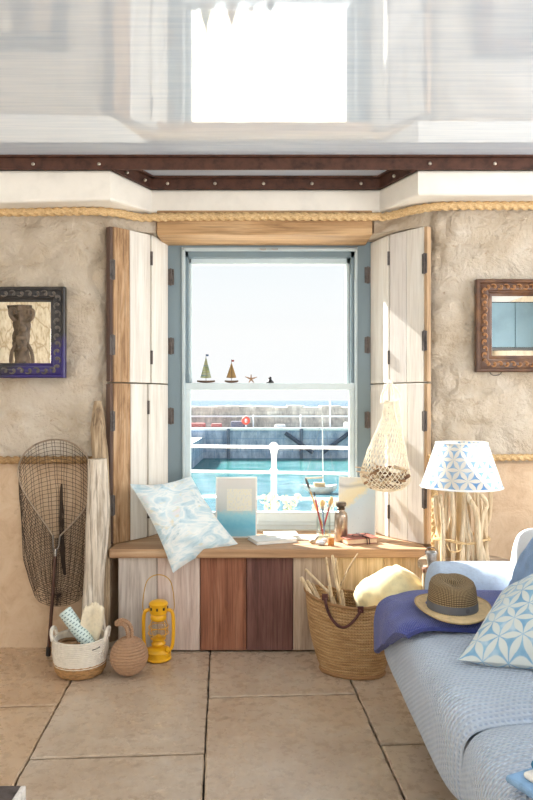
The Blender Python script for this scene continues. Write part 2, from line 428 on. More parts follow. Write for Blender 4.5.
struct(MB().box((-2.5,-.2,HC+.061), (2.6,.72,HC+.1)).build('ceiling_edge', white_paint, smooth=False))
# white boxed beam following the recess
zb = lambda x: 2.08+(x+2.45)*(.044/1.73) if x < -.7 else (2.124+(x+.72)*.023/.14 if x < -.58 else 2.147)
def strip_prism(path, y_back, z0, z1, shift=0):
    mb = MB()
    for (a, b_) in zip(path, path[1:]):
        mb.prism([(a[0], a[1]+shift), (b_[0], b_[1]+shift), (b_[0], y_back), (a[0], y_back)], z0, z1)
    return mb
beam_white = simple('beam_white', S(233,227,216), .7, var=.05, scale=6, bump=.15)
struct(strip_prism(plan, .5, zb, 2.262).build('trim_1', beam_white, smooth=False, bevel=.012))
rust = simple('rusty_steel', S(84,54,42), .6, metal=.35, var=.3, scale=22, bump=.3)
steelscrew = simple('screw_steel', S(190,180,165), .35, metal=.9, var=.1)
def strap(path, name, screws):
    mb = MB()
    for a, b_ in zip(path, path[1:]):
        a, b_ = V(*a, 0), V(*b_, 0); t = (b_-a).normalized(); nrm = V(t.y, -t.x, 0)
        for (z0, z1, o0, o1) in ((2.258, 2.3195, .0, .008), (2.3115, 2.3195, .0, .03), (2.2585, 2.264, 0, .013)):
            p = [a+nrm*o0, b_+nrm*o0, b_+nrm*o1, a+nrm*o1]
            mb.prism([(q.x, q.y) for q in p], z0, z1)
    o = struct(mb.build(name, rust, smooth=False))
    for s in screws:
        MB().sphere(s, .0085, 6, (1,.6,1)).build('screw', steelscrew, o)
near = [(-2.4,-.11), (2.5,-.11)]
strap(near, 'trim_2', [P(x, y, -.122) for x, y in ((-33,164),(33,164),(99,164),(430,163.5),(495,163.5),(560,163))])
rec = [(-.715,-.10), (-.583,.188), (.573,.188), (.695,-.10)]
strap(rec, 'trim_3', [P(x, 183.5, .176) for x in (167.5,215,263.5,312,361)]+[P(127,172.5,-.02), P(145,180,.1), P(394,176,.02)])
# lintel
lint = wood('lintel_wood', S(146,110,72), S(184,146,102), S(204,170,128), axis=0, scale=.8, grain=.45)
struct(MB().box((-.555,.2,2.034), (.535,.455,2.16)).build('trim_4', lint, smooth=False, bevel=.006))
def corbel(poly, name):
    n = len(poly); c = V(sum(p[0] for p in poly)/n, sum(p[1] for p in poly)/n, 0)
    pts = resample([V(*p, 0) for p in poly+[poly[0]]], .02)[:-1]
    def fn(u, v):
        p = pts[int(round(u*len(pts))) % len(pts)]; z = 2.05+.11*v; q = V(p.x, p.y, z)
        d = (p-c).normalized(); return q+d*(noise.noise(q*7)*.012+noise.noise(q*17)*.006)+V(0,0,noise.noise(q*9)*.006*(1-v))
    mb = MB().grid(fn, len(pts), 6); mb.grid(lambda u, v: fn(u, 0).lerp(V(c.x, c.y, 2.055), v), len(pts), 4)
    struct(mb.build(name, plaster))
corbel([(-.565,.225), (-.565,.45), (-.8,.45), (-.88,.11), (-.75,.115), (-.65,.19)], 'wall_recess_left')
corbel([(.545,.225), (.545,.45), (.8,.45), (.90,.11), (.77,.115), (.65,.19)], 'wall_recess_right')

# ---- window
blue = simple('blue_paint', S(116,134,142), .45, var=.05, scale=8, stretch=(1,1,.2))
blue_l = simple('pale_blue_paint', S(186,200,204), .4, var=.04)
sashm = simple('sash_paint', S(205,219,222), .4, var=.03)
win = struct(MB().box((-.535,.445,.47), (-.452,.60,2.10)).build('window_1', blue, smooth=False, bevel=.004))
for nm, lo, hi in (('frame', (.489,.445,.47), (.575,.60,2.10)), ('frame', (-.452,.4451,2.016), (.489,.60,2.10))):
    MB().box(lo, hi).build(nm, blue, win, smooth=False, bevel=.004)
mb = MB(); mb.box((-.453,.436,.495), (-.439,.5,2.02)); mb.box((.476,.436,.495), (.49,.5,2.02)); mb.box((-.453,.436,2.004), (.49,.5,2.02))
mb.build('bead', blue_l, win, smooth=False, bevel=.004)
mb = MB(); mb.box((-.44,.46,1.2), (-.424,.56,2.01)); mb.box((.458,.46,1.2), (.477,.56,2.01)); mb.box((-.44,.46,1.975), (.477,.56,2.005))
mb.build('jamb_lining', blue, win, smooth=False)
us = MB(); us.box((-.426,.502,1.262), (-.410,.54,1.978)).box((.436,.502,1.262), (.460,.54,1.978)).box((-.426,.502,1.945), (.46,.54,1.978)).box((-.426,.502,1.262), (.46,.54,1.292))
uso = us.build('upper_sash', sashm, win, smooth=False, bevel=.004)
MB().box((-.412,.519,1.285), (.438,.523,1.95)).build('pane', glassmat('pane_glass'), uso, smooth=False)
ls = MB(); ls.box((-.441,.456,.5), (-.411,.498,1.292)).box((.449,.456,.5), (.478,.498,1.292)).box((-.441,.452,1.256), (.478,.498,1.292)).box((-.441,.456,.5), (.478,.498,.592))
ls.box((-.411,.452,.585), (.449,.46,.594)).box((-.411,.45,.54), (.449,.457,.546)).box((-.411,.45,.522), (.449,.457,.53))
for s in (-.434, .471):      # sash horns
    ls.tube([V(s,.47,1.285), V(s,.468,1.31), V(s,.472,1.335), V(s+.0,.48,1.35)], [.009,.008,.006,.003], 8)
lso = ls.build('lower_sash', sashm, win, smooth=False, bevel=.004)
MB().box((-.412,.475,.59), (.45,.479,1.258)).build('pane', glassmat('pane_glass_low'), lso, smooth=False)
MB().box((-.56,.53,.44), (.6,.86,.5)).build('sill', simple('sill_paint', S(226,226,222), .6), win, smooth=False, bevel=.008)
# latch on meeting rail, hooks at top
lt = MB(); c = P(270,383.5,.475); z = 1.292
lt.lathe([(.021,z), (.021,z+.006), (.013,z+.014), (.008,z+.02)], (c.x,.475,0), 16, cap=True).sphere((c.x,.475,z+.026), .0095, 8)
lt.build('sash_latch', simple('latch_dark', S(52,52,56), .4, metal=.3), win)
mb = MB()
for x in (263, 275):
    p = P(x, 249.5, .43); mb.tube(smoothp([p+V(-.013,0,.004), p+V(-.01,-.012,-.004), p+V(.01,-.012,-.004), p+V(.013,0,.004)], 4), .004, 6)
mb.build('lift_hook', simple('hook_steel', S(200,200,198), .3, metal=.8), win)

# ---- window seat
seat = empty('storage_bench', (-.05, .2, 0), 'built-in window seat of mismatched reclaimed planks below the harbour window', 'window seat')
seat_w = wood('seat_board_wood', S(150,114,82), S(188,150,114), S(210,182,148), axis=0, scale=.6, grain=.3)
MB().prism([(-.745,-.025), (.765,-.025), (.765,.09), (.60,.455), (-.585,.455), (-.745,.1)], .452, .495).build('seat_board', seat_w, seat, smooth=False, bevel=.005)
pl_edges = [118,157,200,246.5,293,336,384,424]
pcols = [(S(168,156,146),S(205,195,186),S(222,214,206)), (S(176,150,136),S(212,192,180),S(228,214,204)), (S(118,72,52),S(152,98,72),S(174,122,94)),
         (S(84,52,46),S(112,74,66),S(134,96,86)), (S(150,128,110),S(190,168,146),S(212,194,172)), (S(178,146,106),S(214,186,146),S(228,206,170)), (S(174,142,104),S(208,176,136),S(222,196,158))]
for i, (a, b_) in enumerate(zip(pl_edges, pl_edges[1:])):
    x0 = (a-CX)/210; x1 = (b_-CX)/210
    MB().box((x0+.0015, 0, .008), (x1-.0015, .022, .452)).build('front_plank', wood('bench_plank_%d' % i, *pcols[i], axis=2, scale=1+.13*i, rough=.75, grain=.2 if i in (0,1,4,5) else .4), seat, smooth=False, bevel=.003)
MB().box((-.70,.022,.005), (.745,.05,.45)).build('carcass', wood('dark_carcass', S(50,36,28), S(66,48,38), S(82,60,48)), seat, smooth=False)

# ---- shutters
pw = [(S(214,206,194),S(230,225,215),S(238,235,228)), (S(210,202,190),S(226,220,210),S(236,232,224))]
white_w = [wood('white_plank_%d' % i, *pw[i], axis=2, scale=.9+.2*i, grain=.13, bump=.2) for i in range(2)]
pale_w = wood('pale_grey_plank', S(202,194,186), S(220,214,207), S(230,226,220), axis=2, grain=.15, bump=.2)
brown_w = wood('brown_plank', S(126,92,60), S(178,140,100), S(202,170,134), axis=2, scale=.9, grain=.5, along=2.5)
edge_w = wood('plank_edge', S(164,132,98), S(196,164,128), S(214,188,156), axis=2, grain=.25)
rustw = wood('rust_edge', S(64,46,38), S(88,64,52), S(108,84,70), axis=2)
iron = simple('hinge_iron', S(92,84,80), .5, metal=.2, var=.25, scale=40)
def plank_between(a, b_, z0, z1, th, name, m, parent, side):
    a, b_ = V(a[0], a[1], 0), V(b_[0], b_[1], 0); t = (b_-a).normalized(); n = V(t.y, -t.x, 0)*side
    p = [a, b_, b_+n*th, a+n*th]
    return MB().prism([(q.x, q.y) for q in p], z0, z1).build(name, m, parent, smooth=False, bevel=.0025)
def hinge(c, t, parent, h=.085, wd=.034):
    """small butt hinge lying on a leaf face: two plates and a knuckle; t = direction along the face"""
    t = V(t[0], t[1], 0).normalized(); n = V(t.y, -t.x, 0)
    if n.y > 0: n = -n
    mb = MB(); c = V(*c)
    p = [c-t*wd/2, c+t*wd/2, c+t*wd/2+n*.004, c-t*wd/2+n*.004]
    mb.prism([(q.x, q.y) for q in p], c.z-h/2, c.z+h/2)
    mb.tube([c+n*.004+V(0,0,-h/2-.003), c+n*.004+V(0,0,h/2+.003)], .0055, 8)
    for dz in (-.024, 0, .024):
        for s in (-.011, .011): mb.sphere(c+t*s+n*.0045+V(0,0,dz), .0028, 4)
    return mb.build('hinge', iron, parent)
def shutter(side, z0, z1, hinge_xy, fold_xy, outer_xy, split, mats, label, hz_in, hz_out, gap=.006):
    lx, ly = hinge_xy
    t = empty('window_shutter', (fold_xy[0], fold_xy[1], z0), label, 'shutter', 'bi-fold plank shutters of the window')
    H, Fo, O = V(*hinge_xy, 0), V(*fold_xy, 0), V(*outer_xy, 0)
    sd = -side
    d1 = (Fo-H).normalized(); d2 = (O-Fo).normalized()
    lf = plank_between(H, Fo-d1*.006, z0, z1, .024, 'inner_leaf', mats[0], t, sd)
    # outer leaf: planks
    L = (O-Fo).length; s0 = Fo+d2*.008; cuts = [.008/L]+split+[1]
    for i, (a, b_) in enumerate(zip(cuts, cuts[1:])):
        plank_between(Fo+d2*(a*L+.0008), Fo+d2*(b_*L-.0008), z0, z1, .026+.002*i, 'outer_plank', mats[1+i], t, sd)
    n2 = V(d2.y, -d2.x, 0)*sd
    es = plank_between(O+d2*.001+n2*.002, O+d2*.02+n2*.002, z0+.002, z1-.002, .03, 'edge_strip', mats[-1], t, sd)
    for z in hz_in:
        hinge(V(H.x-side*.014, .4425, z), (1,0), lf)
    for z in hz_out:
        q = O+d2*.008-n2*.001; hinge(V(q.x, q.y, z), (d2.x, d2.y), es, wd=.03, h=.095)
    for z in (z0+.13, z1-.12):
        MB().box((Fo.x-.006, Fo.y-.003, z-.035), (Fo.x+.006, Fo.y+.004, z+.035)).build('fold_hinge', iron, lf, smooth=False)
    return t
# left side: leaf front faces look towards +x/-y ; body thickness goes to the wall side
zt = 2.045; zm = 1.285
LH, LF, LO = (-.530,.438), (-.588,.25), (-.745,.075)
RH, RF, RO = (.560,.438), (.625,.25), (.765,.075)
hz = lambda ys, Y: [1.2-(y-400)/F*(Y+D) for y in ys]
shutter(-1, zm+.003, zt, LH, LF, LO, [.58], [white_w[0], white_w[1], brown_w, rustw], 'upper left bi-fold shutter with one brown and two white planks beside the window', hz((277,346),.44), hz((270,345),.08))
LF2 = (-.606,.26)
shutter(-1, .498, zm-.003, LH, LF2, (-.745,.075), [.52], [white_w[1], white_w[0], brown_w, rustw], 'lower left bi-fold shutter behind the marbled cushion', hz((416,),.44), hz((421,505),.08))
shutter(1, zm+.003, zt, RH, RF, RO, [.52], [white_w[0], pale_w, white_w[1], edge_w], 'upper right bi-fold shutter of whitewashed planks above the string bag', hz((275,345),.44), hz((264,341),.08))
shutter(1, .498, zm-.003, RH, RF, RO, [.55], [white_w[1], white_w[0], pale_w, edge_w], 'lower right bi-fold shutter behind the hanging string bag', hz((420,),.44), hz((421,498),.08))

# ---- ropes
def rope_mat(name, a, b_, c):
    m, nt, b, o = newmat(name); f = noise_n(nt, coords(nt, (30,30,120)), 3, 4, .6)
    nt.links.new(ramp_n(nt, f, [(.3, a), (.5, b_), (.7, c)]), b.inputs['Base Color']); b.inputs['Roughness'].default_value = .9
    bump_n(nt, b, f, .3, .003); return m
manila = rope_mat('manila_rope', S(170,134,90), S(210,176,126), S(230,202,156))
jute = rope_mat('dark_jute_rope', S(120,92,58), S(160,126,84), S(188,156,112))
cp = smoothp([(-2.3,.01,2.098), (-1.2,.01,2.098), (-.88,.01,2.102), (-.74,.05,2.106), (-.63,.165,2.112), (-.5,.178,2.118), (0,.178,2.121), (.5,.178,2.119), (.6,.165,2.118), (.72,.06,2.122), (.86,.01,2.126), (1.2,.01,2.128), (2.4,.01,2.132)], 8)
tag(rope_mb(cp, .022, .125).build('rope', manila), 'long thick twisted rope running under the white ceiling beam', 'rope')
tag(rope_mb([(-2.3,.018,.912), (-1.2,.018,.912), (-.80,.035,.912)], .02, .11).build('rope', jute), 'twisted rope along the wall behind the landing net', 'rope')
tag(rope_mb([(.785,.055,.918), (.95,.02,.922), (1.3,.018,.926), (2.4,.018,.93)], .018, .10).build('rope', manila), 'twisted rope along the wall behind the lamp', 'rope')
tag(rope_mb([(.795,.0,.02), (.80,.005,.50), (.80,.0,.7), (.803,.012,.9)], .017, .095).build('rope', manila), 'short upright rope hanging between the shutter and the lamp', 'rope')

# ================================================================== ON THE WALLS
def frame_mat(name, a, b_, c, painted_sheen=None, sx=None):
    m, nt, b, o = newmat(name); v = coords(nt); n = noise_n(nt, v, 9, 6, .65)
    col = ramp_n(nt, n, [(.3, a), (.52, b_), (.72, c)])
    if painted_sheen:
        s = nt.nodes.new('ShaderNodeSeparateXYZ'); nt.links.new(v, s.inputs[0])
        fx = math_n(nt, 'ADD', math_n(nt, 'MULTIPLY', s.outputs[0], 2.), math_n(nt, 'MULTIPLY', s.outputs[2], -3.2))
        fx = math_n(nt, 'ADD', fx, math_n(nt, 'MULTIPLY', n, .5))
        col = mix_n(nt, math_n(nt, 'MULTIPLY', ramp_n(nt, fx, [(.78, (0,0,0)), (1.15, (1,1,1))]), .9), col, painted_sheen)  # violet sheen put into the frame colour towards its lower right corner
    nt.links.new(col, b.inputs['Base Color']); b.inputs['Roughness'].default_value = .32
    n3 = noise_n(nt, v, 60, 3, .5); bump_n(nt, b, n3, .15, .003); return m
mir_glass, nt, b, o = newmat('mirror_glass'); b.inputs['Metallic'].default_value = 1; b.inputs['Roughness'].default_value = .01; b.inputs['Base Color'].default_value = (.93,.93,.92,1)
def mirror(x0, x1, z0, z1, bw, m, label, carve, seedv):
    cx, cz = (x0+x1)/2, (z0+z1)/2
    t = empty('wall_mirror', (cx, .04, cz), label, 'mirror')
    prof = [(0,0),(0,.03),(.004,.034),(bw*.2,.034),(bw*.24,.028),(bw*.3,.03),(bw*.5,.038),(bw*.62,.036),(bw*.7,.028),(bw*.76,.029),(bw*.8,.024),(bw*.95,.018),(bw,.014),(bw,.004)]
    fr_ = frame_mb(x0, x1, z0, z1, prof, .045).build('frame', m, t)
    # carved scroll leaves along the frame
    mb = MB(); mid = bw*.47; k = 0
    for (a, b_, out) in (((x0+mid, z1-mid), (x1-mid, z1-mid), V(0,0,1)), ((x0+mid, z0+mid), (x1-mid, z0+mid), V(0,0,-1)),
                         ((x0+mid, z0+mid), (x0+mid, z1-mid), V(-1,0,0)), ((x1-mid, z0+mid), (x1-mid, z1-mid), V(1,0,0))):
        A, B = V(a[0], .007, a[1]), V(b_[0], .007, b_[1]); L = (B-A).length; n = int(L/carve); d = (B-A).normalized()
        for i in range(n):
            c = A+d*((i+.5)*L/n); s = 1 if i % 2 else -1; w = carve*.5
            pts = [c-d*w+out*s*w*.5, c-d*w*.3+out*s*w*.75, c+d*w*.35+out*s*w*.3, c+d*w*.3-out*s*w*.3, c-d*w*.1-out*s*w*.25, c-d*w*.05+out*s*w*.15]
            mb.tube(smoothp(pts, 3), [.0022+.0034*math.sin(PI*q/15) for q in range(16)], 6)
    mb.build('carving', simple('carved_'+m.name, S(96,88,80) if carve > .035 else S(150,100,52), .4, var=.25, scale=40), fr_)
    bx = bw*.97
    MB().box((x0+bx, .03, z0+bx), (x1-bx, .034, z1-bx)).build('mirror_glass', mir_glass, t, smooth=False, bevel=.0018)
    return t
mirror(-1.53, -.965, 1.306, 1.742, .072, frame_mat('black_frame', S(20,18,18), S(44,40,38), S(92,86,80), S(34,14,100)), 'black carved frame mirror above the landing net, violet sheen painted at its corner', .036, 0)
rm = mirror(1.004, 1.60, 1.334, 1.778, .080, frame_mat('brown_frame', S(52,30,18), S(88,54,30), S(128,88,50)), 'brown carved wooden frame mirror above the driftwood lamp', .03, 9)
MB().tube(smoothp([V(1.07,.03,1.338), V(1.08,.025,1.322), V(1.10,.025,1.318), V(1.12,.025,1.324), V(1.13,.03,1.338)], 4), .0022, 6).build('hanging_wire', iron, rm)

# ================================================================== LEFT CORNER
drift = wood('driftwood', S(172,156,136), S(214,202,184), S(232,222,208), axis=2, scale=.8, rough=.85, bump=.8, grain=.75, along=3.)
drift2 = wood('driftwood_dark', S(120,98,74), S(174,150,120), S(204,184,156), axis=2, scale=.9, rough=.85, bump=.8, grain=.7, along=2.5)
def post(path, r, seed, name, m, label, top=None):
    p = smoothp(path, 10); m_ = len(p)
    def prof(i, a):
        q = V(math.cos(a)*1.1, math.sin(a)*1.1, i*.055+seed)
        return 1+.28*noise.noise(q)+.10*noise.noise(q*3.1)+.05*noise.noise(V(math.cos(a)*5, math.sin(a)*5, i*.05))
    rr = [lerp(r[0], r[-1], i/(m_-1)) if top is None else top(i/(m_-1)) for i in range(m_)]
    return tag(MB().tube(p, rr, 30, prof=prof).build(name, m), label, 'driftwood')
post([P(97,459,-.085), P(98,500,-.085), P(96,540,-.085), P(93,580,-.085), P(93,620,-.085), V(-.79,-.085,.003)], (.045,.045), 3, 'driftwood_post', drift, 'pale weathered driftwood post with flat cut top, standing behind the rope basket',
     top=lambda t: .041+.009*math.sin(t*2.4)+.002*math.sin(t*9))
post([P(97.5,401,.012), P(99,430,.0), P(101,465,.0), P(103,520,.0), V(-.783,-.0,.3), V(-.785,0,.003)], (.02,.04), 11, 'driftwood_post', drift2, 'taller brown driftwood post with pointed top, leaning at the wall beside the shutter',
     top=lambda t: min(.036, .016+t*.11))

# landing net
netm = simple('net_twine', S(66,52,42), .9, var=.2); rod = simple('net_rod', S(150,132,112), .4, metal=.5, var=.2, scale=30)
handle_w = wood('net_handle_wood', S(58,34,24), S(84,50,34), S(104,66,46), axis=2, rough=.4)
ln = empty('landing_net', P(48,656,-.05), 'fishing landing net with wire hoop and dark wooden handle leaning on the wall', 'landing net')
HY = -.02
hoop_px = [(53,536),(45,524),(34,508),(23,490),(18.5,476),(19,465),(24,454),(33,446),(43,441.5),(54,439.5),(66,441),(77,446),(86,455),(91,468),(91,486),(87,505),(75,521),(60,536)]
H = smoothp([P(x, y, HY-.01*math.sin(i/16*PI)) for i, (x, y) in enumerate(hoop_px)], 6)
MB().tube(H, .0042, 8).build('hoop', rod, ln)
MB().tube(smoothp([P(53,535,HY), P(53,547,HY-.002), P(55,551.5,HY-.004), P(58.5,547,HY-.002), P(60,535,HY)], 6), .0045, 8).build('yoke', simple('yoke_metal', S(120,112,104), .4, metal=.8), ln)
MB().tube([P(55.5,549,HY-.004), P(55.2,556,HY-.008)], [.011,.009], 12).build('ferrule', simple('ferrule_metal', S(150,146,140), .35, metal=.9), ln)
hp = [P(55.2,554,HY-.008), P(52,605,-.035), P(48.2,655,-.05)]
MB().tube(resample(hp, .05), .0085, 12).build('handle', handle_w, ln)
MB().tube([P(48.7,647,-.049), P(48.2,655.5,-.05)], .0115, 12).build('end_cap', simple('rubber_black', S(36,32,30), .7), ln)
Hn = smoothp([P(x, y, HY) for x, y in hoop_px]+[P(56.5,538,HY)], 4, closed=True)
NM = 52; Hn = [Hn[int(i*len(Hn)/NM)] for i in range(NM)]
cb = P(58,594,-.005); NR = 34
def netp(i, s):
    a0 = Hn[i % NM]; f = (a0-P(57,490,HY)); ang = math.atan2(f.z, f.x)
    # bag end: flattened sack, seen through the hoop
    xe = cb.x+.115*math.cos(ang)*(1+.0*s); ze = cb.z+.055*math.sin(ang)
    e = V(xe, .002+.022*math.sin(ang), ze)
    t = s**1.1
    p = a0.lerp(e, t)
    bell = math.sin(PI*s)
    p.x += (-.03*bell if f.x < 0 else .03*bell)*abs(math.cos(ang)); p.z -= .02*bell
    p.y += bell*.028*(1 if math.sin(ang) > 0 else -.7)+.004
    # centre fold pulls neighbouring strings together
    k = math.exp(-((p.x-cb.x)/.05)**2)
    p.x = lerp(p.x, cb.x+.004, .35*k*bell); p.y = min(p.y, .028)
    p += V(noise.noise(p*14), .3*noise.noise(p*12), noise.noise(p*14+V(5,5,5)))*.004*bell
    return p
mb = MB()
for i in range(NM): mb.tube([netp(i, q/NR) for q in range(NR+1)], .00105, 4, cap=False)
for q in range(1, NR+1):
    mb.tube([netp(i, q/NR) for i in range(NM)], .00105, 4, closed=True)
def bottomp(i, s):
    p = netp(i, 1); c = V(cb.x, p.y*.3, cb.z-.012); return p.lerp(c, s)
for q in range(1, 6): mb.tube([bottomp(i, q/6) for i in range(NM)], .00105, 4, closed=True)
for i in range(0, NM, 2): mb.tube([bottomp(i, q/5) for q in range(6)], .00105, 4, cap=False)
# the gathered fold down the middle
fold = [P(61.5,484,.018), P(61.5,510,.012), P(62,540,.008), P(63.5,565,.006), P(65,575,.006)]
fp = smoothp(fold, 8)
for k in range(13):
    o = V((k-6)*.0016, .002*math.sin(k*2.1), 0)
    mb.tube([p+V((k-6)*.0019*(.25+.75*math.sin(PI*min(1, i/len(fp)))), .002*math.sin(k*2.1), 0)+V(noise.noise(p*20+V(k,0,0))*.003, 0, 0) for i, p in enumerate(fp)], .0016, 4)
mb.build('net', netm, ln, merge=0)

# white and straw rope basket
bc = V(-.832*1.0, -.25, 0); bc.x = (80.5-CX)/F*(bc.y+D)
bk = empty('rope_basket', bc, 'small white coiled rope basket with straw base on the stone floor', 'basket')
white_rope = simple('white_rope', S(232,224,210), .85, var=.06, scale=60, bump=.3)
def coilprof(pts, n):
    out = []
    for i in range(n+1):
        t = i/n; z = lerp(pts[0][1], pts[-1][1], t)
        for a, b_ in zip(pts, pts[1:]):
            if a[1] <= z <= b_[1]+1e-9: r = lerp(a[0], b_[0], (z-a[1])/(b_[1]-a[1]))
        out += [(r-.0025, z), (r+.0012, z+.002), (r+.0012, z+(pts[-1][1]-pts[0][1])/n-.002)]
    return out
pr = coilprof([(.112,.048), (.12,.10), (.118,.155)], 13)
mb = MB(); mb.lathe(pr, bc, 48); mb.lathe([(.115,.160), (.108,.161), (.105,.15), (.104,.05), (.102,.02)], bc, 48)
mb.build('body', white_rope, bk)
straw = simple('straw_weave', S(176,134,86), .85, var=.3, scale=40, stretch=(1,1,2.5), bump=.6, bdist=.006)
pr = coilprof([(.098,.004), (.108,.02), (.113,.052)], 5)
MB().lathe(pr, bc, 48, wob=lambda a, z: 1+.012*math.sin(a*26+z*300)).lathe([(.098,.004), (.0001,.004)], bc, 48).build('straw_base', straw, bk)
for s in (-1, 1):
    p = smoothp([bc+V(s*.113,-.035,.15), bc+V(s*.120,-.028,.185), bc+V(s*.122,0,.197), bc+V(s*.120,.028,.185), bc+V(s*.113,.035,.15)], 6)
    MB().tube(p, .008, 8).build('handle', white_rope, bk)
MB().tube([bc+V(.075,-.093,.131), bc+V(.10,-.064,.135)], .003, 6).build('tag', simple('tag_dark', S(70,58,50), .8), bk)
# content: filling so things rest
def dash_mat():
    m, nt, b, o = newmat('dashed_cloth'); tc = nt.nodes.new('ShaderNodeTexCoord'); s = nt.nodes.new('ShaderNodeSeparateXYZ'); nt.links.new(tc.outputs['UV'], s.inputs[0])
    rows = math_n(nt, 'SINE', math_n(nt, 'MULTIPLY', s.outputs[1], 2*PI*16)); off = math_n(nt, 'MULTIPLY', math_n(nt, 'FLOOR', math_n(nt, 'MULTIPLY', s.outputs[1], 16)), 1.7)
    dash = math_n(nt, 'SINE', math_n(nt, 'ADD', math_n(nt, 'MULTIPLY', s.outputs[0], 2*PI*9), off))
    f = math_n(nt, 'MULTIPLY', math_n(nt, 'GREATER_THAN', rows, .55), math_n(nt, 'GREATER_THAN', dash, -.2))
    nt.links.new(mix_n(nt, f, S(214,230,226), S(112,140,142)), b.inputs['Base Color']); b.inputs['Roughness'].default_value = .9; return m
a, b_ = bc+V(.058,.002,.095), bc+V(-.072,.012,.268)
ax = (b_-a).normalized(); e1 = ax.orthogonal().normalized(); e2 = ax.cross(e1)
mb = MB(); 
def roll(u, v, r=.03):
    an = 2*PI*u; q = r*(1+.03*math.sin(an*3)); 
    return a.lerp(b_, v)+e1*math.cos(an)*q+e2*math.sin(an)*q
mb.grid(roll, 32, 10)
for ring in range(4):
    r0 = .03*(1-ring*.25); r1 = .03*(1-(ring+1)*.25)
    mb.grid(lambda u, v: b_+ax*(-.004*ring+(.003 if v > .5 else 0))+(e1*math.cos(2*PI*u)+e2*math.sin(2*PI*u))*max(.0005, lerp(r0, r1, v)), 32, 2)
tag(mb.build('rolled_cloth', dash_mat()), 'rolled pale blue cloth with dark dashes sticking out of the rope basket', 'cloth')
# skein of cream twine
skm = simple('cream_twine', S(238,226,200), .95, var=.06, scale=70)
mb = MB(); s0 = bc+V(.036,.02,.10); s1 = bc+V(.056,.02,.30)
for k in range(18):
    t = k/17-.5; off = V(t*.085, .012*math.cos(t*6), 0)
    wob = random.uniform(-.004,.004)
    mb.tube(smoothp([s0+off*.5, s0.lerp(s1,.5)+off+V(0,-.012,0), s1+off*.95+V(0,-.010,-.012-abs(t)*.03+wob), s1+off*.95+V(0,.012,-.012-abs(t)*.03+wob), s0.lerp(s1,.5)+off+V(0,.02,0), s0+off*.5+V(0,.015,0)], 4), .0042, 6)
tag(mb.build('twine_skein', skm), 'skein of cream twine standing in the rope basket', 'twine')
# coil of brown rope in the basket
mb = MB()
mb.tube([bc+V(-.045+.045*math.cos(q*.5), .0+.045*math.sin(q*.5)-.01, .09+q*.0011) for q in range(50)], .008, 8)
tag(mb.build('twine_coil', simple('brown_twine', S(140,108,76), .95, bump=.3, scale=60)), 'brown twine coil lying low in the rope basket', 'twine')
# rope ball doorstop
bx = V((129-CX)/F*(D-.28), -.28, .0); rb = .082
dstop = empty('rope_doorstop', bx, 'round brown rope ball doorstop with a loop on top', 'doorstop')
brown_rope = simple('brown_rope', S(176,140,110), .95, var=.08, scale=90, stretch=(1,1,1), bump=.5, bdist=.004)
N = 19; path = []
for i in range(N*44+1):
    t = i/(N*44); th_ = PI*(.02+.96*(1-t)); a = 2*PI*N*t
    path.append(bx+V(rb*.94*math.sin(th_)*math.cos(a), rb*.94*math.sin(th_)*math.sin(a), rb+.003+rb*.94*math.cos(th_)))
mb = MB(); mb.tube(path, .0068, 8)
mb.sphere((bx.x, bx.y, rb+.003), rb*.89, 16)
mb.build('ball', brown_rope, dstop)
tp = bx+V(0,0,2*rb)
lp = smoothp([tp+V(.008,.0,-.008), tp+V(.012,0,.03), tp+V(-.002,0,.062), tp+V(-.03,-.003,.078), tp+V(-.052,-.004,.068), tp+V(-.05,-.004,.058), tp+V(-.028,-.006,.062), tp+V(-.008,-.012,.045), tp+V(-.002,-.012,.01), tp+V(-.004,-.01,-.01)], 8)
rope_mb(lp, .0095, .03, step=.004).build('loop', brown_rope, dstop)

# yellow hurricane lantern
lc = V((158.5-CX)/F*(D-.10), -.10, 0)
lan = empty('hurricane_lantern', lc, 'yellow hurricane lantern on the floor in front of the window seat', 'lantern')
yel = simple('yellow_enamel', S(238,178,30), .28, var=.06, scale=8)
MB().lathe([(.0005,.002), (.052,.002), (.060,.008), (.060,.014), (.057,.017), (.058,.038), (.060,.043), (.054,.052), (.040,.060), (.030,.062), (.024,.066)], lc, 40).build('fuel_tank', yel, lan); tank_ = bpy.data.objects['fuel_tank']
MB().lathe([(.024,.064), (.032,.070), (.034,.078), (.026,.088), (.026,.094), (.034,.098), (.034,.102), (.012,.108), (.009,.116), (.0005,.117)], lc, 32).build('burner', yel, lan)
MB().tube([lc+V(.04,-.03,.058), lc+V(.048,-.036,.062)], .011, 12).build('filler_cap', yel, tank_)
MB().lathe([(.030,.102), (.040,.116), (.045,.135), (.043,.155), (.034,.178), (.029,.186)], lc, 32).build('globe', glassmat('lantern_glass', (1,.97,.9), .12), lan)
MB().lathe([(.028,.182), (.034,.186), (.037,.192), (.037,.204), (.033,.212), (.039,.216), (.041,.221), (.041,.252), (.044,.256), (.044,.262), (.036,.270), (.026,.274), (.0005,.276)], lc, 36).build('chimney', yel, lan)
vent_dark = simple('vent_black', S(40,26,14), .8)  # dark colour of the blocks that mark the vent holes
for k in range(8):
    a = 2*PI*k/8; d = V(math.cos(a), math.sin(a), 0)*.0405; MB().box(lc+d+V(-.004,-.004,.236), lc+d+V(.004,.004,.248)).build('vent_hole', vent_dark, bpy.data.objects['chimney'], smooth=False)
for s in (-1, 1):
    q = [lc+V(s*.040,0,.232), lc+V(s*.058,0,.226), lc+V(s*.067,0,.205), lc+V(s*.069,0,.15), lc+V(s*.067,0,.09), lc+V(s*.062,0,.06), lc+V(s*.05,0,.045)]
    MB().tube(smoothp(q, 6), .0085, 10).build('side_tube', yel, lan)
wirem = simple('bail_wire', S(206,160,60), .4, metal=.6)
